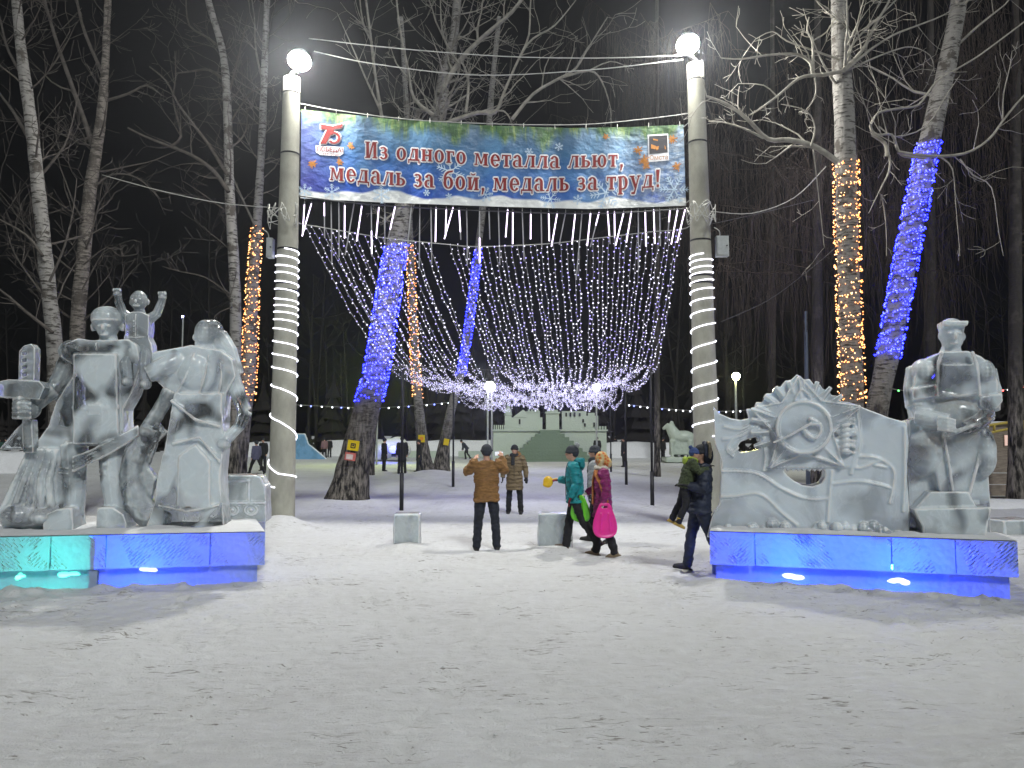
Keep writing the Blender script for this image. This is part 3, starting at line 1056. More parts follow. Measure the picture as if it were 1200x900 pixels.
emd.build('emblem_square', M['print_dark'], banner, fix=False)
emo.build('emblem', M['print_orange'], banner, fix=False)
# --- printed snowflakes and orange sparks
fl = MB()
def bar(dst, x0, y0, x1, y1, wd, off):
    d = Vector((x1 - x0, y1 - y0)); d.normalize()
    n_ = Vector((-d.y, d.x)) * wd / 2
    dst.add([banpx(x0 + n_.x, y0 + n_.y, off), banpx(x1 + n_.x * .6, y1 + n_.y * .6, off), banpx(x1 - n_.x * .6, y1 - n_.y * .6, off), banpx(x0 - n_.x, y0 - n_.y, off)], [(0, 1, 2, 3)])
rng = random.Random(9)
for (cx, cy, r) in ((447, 228, 11), (528, 201, 17), (645, 233, 12), (710, 226, 19), (790, 222, 17), (389, 225, 10), (569, 228, 9), (620, 178, 5), (357, 224, 9), (677, 234, 6), (500, 226, 4), (526, 230, 4), (655, 172, 5)):
    ph = rng.uniform(0, 1)
    fl = MB()
    for k in range(6):
        a = ph + k * PI / 3
        x1, y1 = cx + r * math.cos(a), cy + r * math.sin(a)
        o = 0.004 + 0.0006 * k
        bar(fl, cx, cy, x1, y1, max(0.8, r * .09), o)
        for t in (.4, .62, .82):
            for s_ in (-1, 1):
                b_ = a + s_ * R(52)
                l = r * 0.34 * (1.15 - t * .6)
                sx, sy = cx + r * t * math.cos(a), cy + r * t * math.sin(a)
                bar(fl, sx, sy, sx + l * math.cos(b_), sy + l * math.sin(b_), max(0.6, r * .07), o + 0.0003)
    fl.build('snowflake_print', M['print_ice'], banner, fix=False)
for (cx, cy, r) in ((366, 192, 6), (411, 171, 5), (748, 176, 6), (755, 188, 7), (793, 195, 6), (788, 163, 6), (757, 194, 5), (398, 190, 5), (710, 160, 4)):
    sp = MB()
    for k in range(13):
        a = k * 2 * PI / 13 + rng.uniform(-.2, .2)
        l = r * rng.uniform(.6, 1.15)
        bar(sp, cx, cy, cx + l * math.cos(a), cy + l * math.sin(a), 1.5, 0.006 + 0.0003 * k)
    sp.build('spark_print', M['print_orange'], banner, fix=False)
for i in range(13):
    mb = MB()
    u = 0.01 + 0.98 * i / 12
    p = ban(u, 1.0)
    mb.tube([p + Vector((0, 0, -.03)), p + Vector((0, 0, 0.075))], 0.009, 5)
    mb.build('tie', M['cable'], banner)
for u in (0.0, 1.0):
    s_ = -1 if u == 0 else 1
    for v in (0.03, 0.97):
        mb = MB()
        p = ban(u, v)
        cx, r = colpt(LB0 if u == 0 else RB0, LTOP if u == 0 else RTOP, p.z)
        mb.tube([p, Vector((cx.x - s_ * r * .7, cx.y - .1, p.z + 0.06))], 0.010, 5)
        mb.build('corner_rope', M['cable'], banner)
rebase(banner, ban(0.5, 0.0))
cable([P(345, 120, Yp), P(400, 130, BY), P(480, 140, BY), P(575, 145, BY), P(680, 146, BY), P(760, 139, BY), P(812, 132, Yp)], 0.010, M['cable'], 'carrying wire along the top edge of the banner')
cable([P(345, 229, Yp), P(440, 240, BY + .12), P(575, 247, BY + .12), P(700, 250, BY + .12), P(812, 244, Yp)], 0.016, M['cable_dark'], 'dark wire under the banner carrying the meteor tubes')

# ================================================================== meteor light tubes hanging below the banner
rng = random.Random(21)
def tube_light(x, y0, x1, y1, lit, Y):
    """lit: (t0, t1) lit share of the tube, or None"""
    a, b = P(x, y0, Y), P(x1, y1, Y)
    root = thing('meteor_tube', None, 'light tube')
    mb = MB()
    mb.tube([a, a.lerp(b, .03), b], [0.009, 0.014, 0.014], 6)
    mb.build('tube', M['tube_off'], root, smooth=True)
    mb = MB()
    mb.tube([a + Vector((0, 0, .05)), a], 0.006, 4)
    mb.build('lead', M['cable'], root)
    if lit:
        mb = MB()
        q = Vector((0, -0.004, 0))
        mb.tube([a.lerp(b, lit[0]) + q, a.lerp(b, lit[1]) + q], 0.014, 6)
        mb.build('lit_led', M['tube_lit'], root)
        tag(root, 'slim hanging light tube glowing white under the banner', group='lit meteor tubes under the banner')
    else:
        tag(root, 'slim hanging light tube that is dark under the banner', group='unlit meteor tubes under the banner')
    rebase(root, a)
xs = [357, 365, 380, 388, 397, 404, 415, 424, 435, 444, 451, 463, 482, 492, 505, 511, 523, 531, 538, 547, 562, 573, 584, 595, 601, 612, 622, 634, 643, 653, 663, 674, 682, 692, 702, 712, 720, 731, 740, 748, 756, 766, 773, 785, 794, 803]
for i, x in enumerate(xs):
    u = (x - 352) / 452
    y0 = lerp_curve(BOTC, u) + rng.uniform(1, 4) + 2
    ln = rng.uniform(32, 44) if rng.random() < .8 else rng.uniform(55, 78)
    tilt = rng.choice([0, 0, 0, -3, -7, 2, -10]) + rng.uniform(-1, 1)
    lit = rng.choice([(0, 1), (0, 1), (0, 1), (0, .38), None, (0, .75), (.1, 1)]) if ln < 50 else rng.choice([None, (.5, .95), None])
    tube_light(x, y0, x + tilt, y0 + ln, lit, BY + rng.uniform(0.10, 0.28))

# ================================================================== canopy of light strings over the alley
WIRE = [(0, 262), (.05, 266), (.22, 279), (.37, 286), (.46, 289), (.63, 286), (.77, 279), (.9, 272), (1, 267)]
D0, D1, D2, D3, D4 = BY + 0.1, 19.8, 29.0, 38.5, 47.0
def cross(d):
    """left x, right x, height of the carrying wires that cross the alley at distance d"""
    t = (d - D1) / (D2 - D1)
    return -3.2 + 0.85 * t, 3.76 + 0.54 * t, 3.72 + 0.17 * t
cable([P(336, 256, Yp)] + [P(352 + 453 * t, y, D0) for t, y in WIRE] + [P(815, 250, Yp)], 0.011, M['cable'], 'sagging wire from which the light strings of the canopy start')
for d, nm in ((D1, 'first'), (D2, 'second'), (D3, 'third'), (D4, 'last')):
    xa, xb, z = cross(d)
    cable([Vector((xa, d, z)), Vector(((xa + xb) / 2, d, z - .12)), Vector((xb, d, z))], 0.010, M['cable_dark'], 'the %s of the wires crossing the alley under the light canopy' % nm)
rng = random.Random(33)
def light_string(t, i):
    root = thing('light_string', 'white string of tiny lights draped over the alley from the gate', 'light string', group='light strings of the canopy over the alley')
    a = P(352 + 453 * t, lerp_curve(WIRE, t), D0)
    tt = min(1, max(0, (t - 0.012) / 0.976))
    def on(d, dz=0.0):
        xa, xb, z = cross(d)
        s = 4 * tt * (1 - tt)
        return Vector((xa + (xb - xa) * tt + rng.uniform(-.04, .04), d, z - 0.05 * s + dz))
    pts = [a]
    b1 = on(D1)
    sag0 = rng.uniform(0.02, 0.30)
    for k in range(1, 10):
        f = k / 10
        q = a.lerp(b1, f)
        q.z -= sag0 * 4 * f * (1 - f)
        q.x += rng.uniform(-.02, .02)
        pts.append(q)
    pts.append(b1)
    prev = b1
    for d, sg in ((D2, rng.uniform(0.08, 0.62)), (D3, rng.uniform(0.10, 0.95)), (D4, rng.uniform(0.05, 0.9))):
        nx_ = on(d)
        for k in range(1, 10):
            f = k / 9
            q = prev.lerp(nx_, f)
            q.z -= sg * 4 * f * (1 - f)
            if k < 9:
                q.x += rng.uniform(-.07, .07)
                q.z += rng.uniform(-.04, .04)
            pts.append(q)
        prev = nx_
    mb = MB()
    mb.tube(pts, 0.0055, 3, cap=False)
    mb.build('wire', M['tube_off'], root, fix=False)
    mb = MB()
    acc, step = rng.uniform(0, .1), 0.135
    cnt = 0
    for p, q in zip(pts, pts[1:]):
        l = (q - p).length
        while acc < l:
            c = p.lerp(q, acc / l)
            near = c.y < D1
            c = c + Vector((rng.uniform(-.03, .03), rng.uniform(-.03, .03), rng.uniform(-.02, .02) if near else rng.uniform(-.07, .07)))
            mb.octa(c, rng.uniform(0.012, 0.023) if near else rng.uniform(0.011, 0.019), (1 if near else 3) if rng.random() < (.42 if near else .36) else (0 if near else 2))
            acc += step * rng.uniform(.8, 1.2)
            cnt += 1
        acc -= l
        step = 0.135 if p.y < D1 else 0.17
    ob = mb.build('bulbs', [M['bulb_white'], M['bulb_violet'], M['bulb_far'], M['bulb_far_violet']], root, fix=False)
    tag(ob, kind='stuff')
    rebase(root, a)
ti = [0.012 + 0.318 * i / 19 for i in range(20)] + [0.388 + 0.330 * i / 21 for i in range(22)] + [0.742 + 0.245 * i / 17 for i in range(18)]
for i, t in enumerate(ti):
    light_string(min(1.0, t + rng.uniform(-.003, .003)), i)
# light shed by the canopy
for k, (d, zz) in enumerate(((24, 3.4), (33, 3.2), (42, 3.2))):
    for sx in (-1, 1):
        xa, xb, z = cross(d)
        li = bpy.data.lights.new('canopy_light', 'POINT')
        li.energy = 95
        li.color = (0.60, 0.60, 1.0)
        li.shadow_soft_size = 0.8
        lo_ = bpy.data.objects.new('canopy_light', li)
        lo_.location = ((xa + xb) / 2 + sx * 1.4, d, zz)
        COL.objects.link(lo_)

# thin black poles that carry the canopy
def thin_pole(px, y, ztop, label):
    b = G(px, y)
    root = thing('canopy_pole', label, 'pole', group='thin black poles carrying the canopy')
    mb = MB()
    mb.tube([Vector((0, 0, -.1)), Vector((0, 0, .95))], 0.055, 12)
    mb.build('sleeve', M['metal_dark'], root, smooth=True)
    mb = MB()
    mb.tube([Vector((0, 0, .9)), Vector((0, 0, ztop))], 0.034, 10)
    mb.build('shaft', M['metal_dark'], root, smooth=True)
    mb = MB()
    mb.ell((0, 0, ztop + .02), .05, 10, 6)
    mb.build('cap', M['metal_dark'], root, smooth=True)
    root.location = b
for px, y, z, lb in ((470.5, 597, 4.0, 'thin black pole right of the leaning birch with the yellow sign'), (531, 570, 4.1, 'thin black pole behind the photographer beside the forked birches'),
                     (764.5, 594, 4.0, 'thin black pole nearest the father carrying a child'), (734, 570, 4.1, 'thin black pole second behind the women with sleds'),
                     (716, 553, 4.2, 'thin black pole third back between the women and the ice horse')):
    thin_pole(px, y, z, lb)
# ================================================================== trees
def wander(d, rng, k):
    return (d + Vector((rng.uniform(-k, k), rng.uniform(-k, k), rng.uniform(-k, k)))).normalized()
def hang(mb, p, L, rng, r=0.006):
    """one long drooping twig of a weeping birch"""
    n = 5
    d = Vector((rng.uniform(-1, 1), rng.uniform(-1, 1), rng.uniform(-.2, .5))).normalized()
    pts, q = [p], p
    for i in range(n):
        d = (d * 0.45 + Vector((0, 0, -1)) * 0.75 + Vector((rng.uniform(-.16, .16), rng.uniform(-.16, .16), 0))).normalized()
        q = q + d * (L / n)
        pts.append(q)
    mb.tube(pts, [r] * n + [r * .5], 3, cap=False)
def branch(mb, p, d, L, r, lev, rng, up=0.10, wig=0.22, rmin=0.006, kids=(3, 5), droop=None):
    n = max(3, min(8, int(L / 0.28)))
    pts, ds, q = [p], [d], p
    for i in range(n):
        d = wander(d, rng, wig)
        d = (d + Vector((0, 0, up))).normalized()
        q = q + d * (L / n)
        pts.append(q); ds.append(d)
    rads = [max(rmin, r * (1 - 0.85 * i / n)) for i in range(n + 1)]
    mb.tube(pts, rads, 6 if r > .05 else (4 if r > .015 else 3), cap=False)
    if droop:
        for i in range(1, n + 1):
            for _ in range(droop[0]):
                hang(mb, pts[i], rng.uniform(*droop[1]), rng, rmin * .8)
    if lev > 0:
        for _ in range(rng.randint(*kids)):
            i = rng.randint(1, n)
            ax = ds[i].orthogonal().normalized()
            ax.rotate(Matrix.Rotation(rng.uniform(0, 2 * PI), 3, ds[i]))
            nd = (ds[i] * math.cos(R(48)) + ax * math.sin(R(48))).normalized()
            branch(mb, pts[i], nd, L * rng.uniform(.38, .66), max(rmin, rads[i] * .62), lev - 1, rng, up, wig, rmin, kids, droop)
def limb(mb, px, Y, r0, r1, rng, sub=5, dy=0.0, lev=1, rmin=0.006, droop=None, up=0.05):
    """a limb whose course is known: px points in the photograph, dy metres of depth gained along it"""
    k = len(px) - 1
    pts = smooth_path([P(x, y, Y + dy * i / k) for i, (x, y) in enumerate(px)], 3)
    n = len(pts) - 1
    rads = [r0 + (r1 - r0) * i / n for i in range(n + 1)]
    mb.tube(pts, rads, 6 if r0 > .03 else 4, cap=False)
    L = sum((b - a).length for a, b in zip(pts, pts[1:]))
    for _ in range(sub):
        i = rng.randint(2, n)
        dd = (pts[i] - pts[i - 1]).normalized()
        ax = dd.orthogonal().normalized()
        ax.rotate(Matrix.Rotation(rng.uniform(0, 2 * PI), 3, dd))
        branch(mb, pts[i], (dd * .7 + ax * .8).normalized(), L * rng.uniform(.18, .38), max(rmin, rads[i] * .5), lev, rng, up, .3, rmin, (2, 3), droop)
    return pts
class Trunk:
    def __init__(self, px, Y, widths, scale=1.0, extra=None):
        """px: course of the trunk; widths in pixels at each point"""
        pts = [P(x, y, Y) for x, y in px]
        pts[0].z = min(pts[0].z, -0.15)
        self.pts = smooth_path(pts, 6)
        k = len(px) - 1
        n = len(self.pts) - 1
        s = F / Y
        rr = [wd / 2 / s * scale for wd in widths]
        self.rad = []
        for i in range(n + 1):
            t = i / n * k
            j = min(int(t), k - 1)
            self.rad.append(rr[j] + (rr[j + 1] - rr[j]) * (t - j))
    def build(self, root, mat, flare=0.25, n=20, seed=0):
        mb = MB()
        rads = list(self.rad)
        for i in range(len(rads)):
            z = max(0, self.pts[i].z)
            rads[i] *= 1 + flare * math.exp(-z * 2.2)
        mb.tube(self.pts, rads, n, cap=True)
        me = mb.mesh('trunk', True)
        me.update()
        ns = [v.normal.copy() for v in me.vertices]
        for v, q in zip(me.vertices, ns):
            a = math.exp(-max(0, v.co.z) * .9)
            v.co += q * (noise.noise(v.co * 2.2 + Vector((seed, 0, 0))) * .05 * (0.4 + a)) * min(1, rads[0] * 3)
        me.materials.append(mat)
        return put('trunk', me, root)
    def at(self, y):
        """centre and radius where the trunk passes height z(y)"""
        for i in range(len(self.pts) - 1):
            if self.pts[i].z <= y <= self.pts[i + 1].z:
                t = (y - self.pts[i].z) / max(1e-6, self.pts[i + 1].z - self.pts[i].z)
                return self.pts[i].lerp(self.pts[i + 1], t), self.rad[i] + (self.rad[i + 1] - self.rad[i]) * t
        return self.pts[-1], self.rad[-1]

def wrap_lights(tr, z0, z1, count, mats, label, cat, seed, r=0.017, share=0.3, wire=None):
    """net of small bulbs wound round a trunk"""
    rg = random.Random(seed)
    root = thing('trunk_lights', label, cat)
    mb = MB()
    turns = max(4, int((z1 - z0) / 0.22))
    pts = []
    for i in range(turns * 12 + 1):
        z = z0 + (z1 - z0) * i / (turns * 12)
        c, rad = tr.at(z)
        a = i / 12 * 2 * PI
        pts.append(c + Vector((math.cos(a) * (rad + .012), math.sin(a) * (rad + .012), 0)))
    mb.tube(pts, 0.006, 3, cap=False)
    mb.build('wire', M['cable_dark'], root, fix=False)
    mb = MB()
    for i in range(count):
        i_ = rg.uniform(0, turns * 12)
        z = z0 + (z1 - z0) * i_ / (turns * 12)
        a = i_ / 12 * 2 * PI
        if rg.random() < .45:
            z += rg.uniform(-.12, .12)
            a = rg.uniform(0, 2 * PI)
        z = min(z1, max(z0, z + rg.uniform(-.025, .025)))
        c, rad = tr.at(z)
        q = c + Vector((math.cos(a), math.sin(a), 0)) * (rad * 1.04 + rg.uniform(.02, .05))
        mb.octa(q, r * rg.uniform(.75, 1.25), 1 if rg.random() < share else 0)
    o = mb.build('bulbs', mats, root, fix=False)
    tag(o, kind='stuff')
    rebase(root, tr.at(z0)[0])

def tree(label, px, Y, widths, mat, seed, limbs=(), n_rand=12, rand_len=(1.5, 3.0), tz=(3, 12), twig=None, droop=None, flare=.25, group=None, rmin=0.006, lev=2, name='birch_tree', up=.10, kids=(3, 5), thin=.78):
    rg = random.Random(seed)
    root = thing(name, label, 'tree', group=group)
    t = Trunk(px, Y, widths)
    t.build(root, mat, flare, seed=seed)
    mb = MB()
    for l in limbs:
        limb(mb, l[0], Y + l[1], l[2] * thin, l[3] * thin, rg, *(l[4:] if len(l) > 4 else ()), rmin=rmin, droop=droop)
    for _ in range(n_rand):
        z = rg.uniform(*tz)
        c, r = t.at(z)
        a = rg.uniform(0, 2 * PI)
        el = rg.uniform(.15, .9)
        d = Vector((math.cos(a), math.sin(a), el)).normalized()
        branch(mb, c, d, rg.uniform(*rand_len), max(.014, r * .20), lev, rg, up, .2, rmin, kids, droop)
    mb.build('crown', twig or M['branch'], root, smooth=True, fix=False)
    b = t.pts[0].copy(); b.z = 0
    rebase(root, b)
    return t

# --- left of the gate
tree('pale bare birch behind the ice soldier, the left one of the two there', [(72, 615), (65, 420), (56, 330), (46, 230), (36, 140), (24, 50), (14, -60), (4, -190)], 17.0, [25, 18, 16, 15, 13.5, 12, 10, 7], M['birch'], 11,
     limbs=[([(50, 300), (30, 275), (-5, 255)], -.3, .05, .02), ([(62, 390), (30, 365), (0, 340), (-30, 330)], -.4, .05, .02), ([(38, 170), (15, 130), (0, 110), (-30, 60)], 0, .06, .02),
            ([(58, 330), (75, 290), (85, 250), (90, 210)], -.3, .04, .012), ([(44, 210), (65, 185), (80, 160), (92, 110)], .2, .05, .012), ([(30, 95), (10, 60), (2, 30), (-10, -20)], 0, .05, .02),
            ([(60, 345), (45, 320), (38, 280), (34, 240)], 0, .035, .01)], n_rand=14, tz=(4.5, 12), rand_len=(1.0, 2.4), twig=M['branch_dim'])
tree('leaning bare birch behind the ice soldier, the right one of the two there', [(84, 595), (91, 390), (97, 310), (106, 220), (117, 150), (123, 80), (128, -30), (134, -150)], 19.0, [21, 16.5, 15.5, 14, 12, 9, 7, 5], M['birch_dark'], 12,
     limbs=[([(112, 180), (95, 130), (70, 60), (55, 10), (40, -50)], 0, .09, .03), ([(122, 90), (100, 40), (90, 0), (80, -60)], 0, .06, .03), ([(118, 120), (150, 110), (172, 100), (190, 112)], .2, .05, .02),
            ([(104, 225), (130, 205), (160, 208), (185, 230)], 0, .045, .01), ([(98, 310), (125, 290), (140, 300), (160, 298)], -.2, .03, .01), ([(96, 340), (118, 300), (130, 290)], -.3, .03, .01)], n_rand=15, tz=(4.5, 13), rand_len=(1.0, 2.6), twig=M['branch_dim'])
tree('bare birch with a long crooked bough just left of the orange lit trunk', [(272, 600), (276, 400), (274, 311), (269, 222), (267, 147), (262, 67), (244, 0), (226, -80)], 20.0, [17, 13.5, 12.5, 11.5, 10, 8.5, 7.5, 5], M['birch'], 13,
     limbs=[([(268, 225), (250, 200), (225, 182), (200, 172), (170, 160), (150, 150)], -.3, .075, .03), ([(200, 172), (212, 160), (207, 135), (203, 115), (206, 90), (205, 60)], -.3, .05, .015),
            ([(266, 205), (245, 170), (222, 140), (208, 120), (195, 95), (175, 78)], -.4, .06, .02), ([(264, 95), (245, 82), (222, 84), (205, 86)], 0, .06, .02), ([(266, 150), (285, 120), (300, 105), (318, 102)], 0, .04, .012),
            ([(268, 175), (285, 160), (290, 140), (288, 120)], -.2, .04, .012), ([(262, 60), (245, 45), (222, 30), (218, 0)], 0, .05, .02), ([(266, 120), (276, 80), (283, 50), (290, 20)], 0, .05, .015),
            ([(270, 345), (240, 325), (210, 318), (190, 312)], -.3, .035, .01), ([(272, 360), (252, 370), (248, 395)], -.4, .03, .01)], n_rand=11, tz=(5, 13), rand_len=(1.0, 2.3), twig=M['branch_dim'])
t4 = tree('slender birch wound with orange lights beside the left lamp column', [(273, 582), (283, 490), (291, 440), (296, 340), (301, 267), (305, 200), (309, 111), (313, 0), (318, -90)], 24.0, [26, 22, 17, 13, 11, 9, 8, 6.5, 4], M['birch'], 14,
     limbs=[([(299, 265), (285, 235), (270, 200), (262, 170)], -.2, .05, .02), ([(306, 160), (320, 145), (326, 120)], 0, .03, .01), ([(309, 100), (300, 60), (298, 20), (292, -20)], 0, .05, .015),
            ([(304, 190), (318, 185), (325, 188)], 0, .025, .01)], n_rand=18, tz=(9.5, 16), rand_len=(1.0, 2.2), lev=1)
wrap_lights(t4, P(0, 470, 24).z, P(0, 266, 24).z, 620, [M['bulb_orange'], M['bulb_warm']], 'orange string lights wound round the slender birch beside the left lamp column', 'string lights', 41, 0.020, .3)

# --- behind the banner
t5 = tree('big leaning birch wound with blue lights and wearing a yellow sign', [(406, 590), (419, 520), (440, 440), (453, 360), (464, 290), (476, 235), (497, 180), (513, 140), (521, 86), (530, 55), (536, 0), (540, -90)], 22.0,
     [47, 32, 28, 26, 24.5, 22, 20, 18, 15, 12, 10, 8], M['birch'], 15,
     limbs=[([(476, 235), (462, 190), (450, 150), (440, 90), (434, 40), (426, -20)], -.2, .10, .04, 8), ([(436, 50), (425, 25), (420, -20)], -.2, .05, .02), ([(446, 130), (430, 95), (415, 60), (395, 15)], -.2, .05, .015),
            ([(508, 135), (485, 115), (478, 80), (468, 30), (462, -30)], -.3, .09, .03, 8), ([(510, 130), (492, 105), (485, 95)], -.3, .04, .01), ([(482, 95), (465, 75), (458, 55)], -.3, .04, .01),
            ([(515, 110), (540, 70), (570, 40), (600, 14), (625, -20)], -.2, .13, .06, 8), ([(538, 75), (525, 55), (518, 35), (516, 0)], -.3, .06, .02), ([(546, 132), (549, 100), (545, 80), (538, 70)], -.4, .07, .03),
            ([(520, 145), (560, 132), (580, 132), (592, 105), (610, 65), (625, 45), (650, 30), (675, 0)], -.5, .09, .02, 9), ([(600, 140), (625, 110), (655, 92), (675, 80), (690, 55), (712, 20)], -.6, .08, .02, 9),
            ([(655, 92), (690, 83), (705, 95), (715, 125), (716, 150)], -.6, .05, .012, 5), ([(690, 83), (715, 72), (735, 78)], -.6, .035, .01, 3), ([(560, 132), (590, 130), (600, 145)], -.5, .05, .02),
            ([(610, 65), (620, 40), (622, 0), (630, -20)], -.5, .05, .02), ([(476, 240), (460, 250), (450, 262)], -.5, .05, .03, 7), ([(470, 262), (452, 258), (440, 250)], -.5, .03, .01, 6), ([(520, 150), (470, 130), (455, 100)], -.3, .04, .01, 6)],
     n_rand=20, tz=(9.5, 15), rand_len=(1.6, 3.4), up=.08, twig=M['branch_pale'], thin=.7)
wrap_lights(t5, P(0, 470, 22).z, P(0, 288, 22).z, 1300, [M['bulb_blue'], M['bulb_blue_hot']], 'blue string lights wound round the big leaning birch with the yellow sign', 'string lights', 42, 0.019, .12)
tree('dark birch standing close behind the big leaning birch', [(430, 548), (437, 500), (447, 440), (457, 370), (468, 300), (480, 220), (490, 130)], 38.0, [15, 10, 9, 8, 8, 7, 6], M['birch_dark'], 16, n_rand=6, tz=(10, 16), rand_len=(1.5, 3), lev=1)
c2 = tree('birch wound with orange lights, the left stem of the forked pair', [(499, 556), (495, 520), (490, 470), (487, 430), (484, 370), (481, 290), (478, 220), (476, 120), (470, 20)], 40.0, [21, 14, 10.5, 9.5, 9, 8, 7.5, 6.5, 5], M['birch'], 17, n_rand=10, tz=(14, 22), rand_len=(1.5, 3.5), lev=1)
wrap_lights(c2, P(0, 466, 40).z, P(0, 288, 40).z, 420, [M['bulb_orange'], M['bulb_warm']], 'orange string lights wound round the left stem of the forked birches', 'string lights', 43, 0.030, .3)
c3 = tree('birch wound with blue lights, the right stem of the forked pair', [(516, 556), (521, 520), (531, 470), (542, 430), (551, 370), (560, 295), (567, 230), (575, 120), (585, 20)], 41.0, [21, 13, 9.5, 9, 8.5, 8, 8, 7, 5], M['birch'], 18, n_rand=10, tz=(14, 22), rand_len=(1.5, 3.5), lev=1)
wrap_lights(c3, P(0, 440, 41).z, P(0, 292, 41).z, 520, [M['bulb_blue'], M['bulb_blue_hot']], 'blue string lights wound round the right stem of the forked birches', 'string lights', 44, 0.030, .2)

# --- right of the gate
r1 = tree('white birch wound with orange lights behind the star relief', [(1001, 622), (999, 470), (996, 380), (993, 280), (991, 180), (987, 90), (983, 0), (979, -110)], 15.5, [34, 25, 24, 24, 24, 22.5, 19, 13], M['birch'], 19,
     limbs=[([(982, 190), (955, 172), (925, 164), (900, 163), (876, 140), (852, 122), (828, 113)], -.4, .11, .04, 7), ([(896, 160), (880, 142), (865, 128)], -.5, .05, .02, 3), ([(895, 162), (870, 150), (845, 143), (830, 142)], -.4, .045, .015, 4),
            ([(985, 84), (955, 88), (950, 74), (935, 64), (905, 64), (870, 69), (845, 68)], -.3, .07, .018, 5), ([(956, 88), (936, 92), (912, 112), (890, 128), (878, 135)], -.5, .06, .02, 5), ([(912, 115), (895, 100), (865, 98)], -.5, .03, .01, 3),
            ([(984, 70), (950, 58), (922, 48), (905, 37), (885, 46)], -.2, .045, .012, 4), ([(953, 86), (952, 50), (946, 36), (948, 20)], -.3, .05, .02, 3), ([(952, 48), (968, 38), (978, 22)], -.3, .03, .012, 2), ([(982, 25), (965, 10), (952, -4)], -.2, .035, .012, 2),
            ([(955, 90), (956, 110), (948, 125), (938, 135)], -.5, .03, .012, 3), ([(953, 175), (956, 200), (960, 235), (966, 290)], -.6, .028, .008, 3), ([(950, 172), (955, 150), (945, 130), (915, 122)], -.5, .035, .012, 4),
            ([(985, 85), (1010, 60), (1025, 30), (1040, 5), (1050, -20)], -.3, .07, .03, 5), ([(988, 85), (1015, 62), (1045, 42), (1075, 30), (1105, 18), (1130, 2)], -.3, .05, .015, 5), ([(990, 72), (1002, 48), (1030, 20), (1060, -10)], -.2, .05, .02, 5),
            ([(990, 84), (1015, 72), (1045, 60), (1068, 55), (1090, 65), (1095, 85)], -.2, .035, .012, 4)],
     n_rand=7, tz=(8.6, 12), rand_len=(1.2, 2.2), up=.03, twig=M['branch_pale'], thin=.62)
wrap_lights(r1, P(0, 472, 15.5).z, P(0, 190, 15.5).z, 1000, [M['bulb_orange'], M['bulb_warm']], 'orange string lights wound round the white birch behind the star relief', 'string lights', 45, 0.0145, .35)
r2 = tree('leaning birch wound with bright blue lights left of the seated ice worker', [(1004, 600), (1028, 480), (1044, 400), (1059, 320), (1074, 240), (1088, 170), (1107, 90), (1124, 0), (1142, -110)], 17.0, [32, 25, 24, 24, 24, 23, 21, 18, 13], M['birch'], 20,
     limbs=[([(1085, 185), (1060, 183), (1052, 175), (1045, 158), (1028, 158), (1020, 148), (1030, 132), (1055, 127), (1076, 123), (1090, 105), (1102, 92), (1140, 70), (1168, 50), (1205, 22)], -1.2, .05, .03, 7),
            ([(1040, 183), (1037, 168), (1022, 158)], -1.2, .085, .06, 1), ([(1052, 178), (1090, 183), (1130, 180), (1158, 164), (1175, 142), (1200, 112), (1230, 90)], -1.3, .055, .03, 6), ([(1175, 140), (1176, 110), (1183, 80), (1186, 60)], -1.2, .035, .012, 3),
            ([(1042, 182), (1042, 200), (1030, 225), (1018, 250)], -1.2, .05, .012, 4), ([(1033, 228), (1038, 260), (1039, 300)], -1.2, .03, .01, 2), ([(1102, 184), (1116, 198), (1120, 240), (1125, 300)], -1.3, .035, .01, 3),
            ([(1125, 186), (1140, 205), (1162, 220), (1170, 270), (1176, 300)], -1.2, .035, .01, 3), ([(1030, 148), (1050, 160), (1085, 148), (1110, 110), (1125, 88)], -1.0, .03, .01, 4)],
     n_rand=8, tz=(9, 14), rand_len=(1.5, 2.6), up=.03, twig=M['branch_pale'], thin=.62)
wrap_lights(r2, P(0, 420, 17).z, P(0, 168, 17).z, 1500, [M['bulb_blue'], M['bulb_blue_hot']], 'blue string lights wound round the leaning birch left of the seated ice worker', 'string lights', 46, 0.016, .12)

# --- weeping birches with curtains of hanging twigs, farther back
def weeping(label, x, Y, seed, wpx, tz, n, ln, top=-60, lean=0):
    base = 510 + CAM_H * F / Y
    tree(label, [(x, base), (x + lean * .3, 400), (x + lean * .6, 250), (x + lean * .85, 100), (x + lean, top)], Y, [wpx, wpx * .8, wpx * .7, wpx * .55, wpx * .3], M['birch_far_dim'], seed,
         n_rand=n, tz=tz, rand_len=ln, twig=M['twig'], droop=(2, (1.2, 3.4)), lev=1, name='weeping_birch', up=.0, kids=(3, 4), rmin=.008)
weeping('weeping birch with hanging brown twigs just right of the right lamp column', 958, 21, 51, 16, (6, 12.5), 15, (2.2, 4.0))
weeping('weeping birch with hanging twigs behind the blue lit leaning birch', 1090, 26, 52, 16, (6, 15), 15, (2.5, 5.0))
weeping('weeping birch with hanging twigs at the right edge of the view', 1190, 22, 53, 18, (6, 13), 13, (2.5, 4.5))
weeping('weeping birch with fine twigs high behind the right globe lamp', 770, 36, 54, 8, (10, 21), 15, (3, 6), -120)
weeping('weeping birch with hanging twigs between the star relief and the right column', 905, 32, 55, 10, (8, 17), 12, (3, 5))

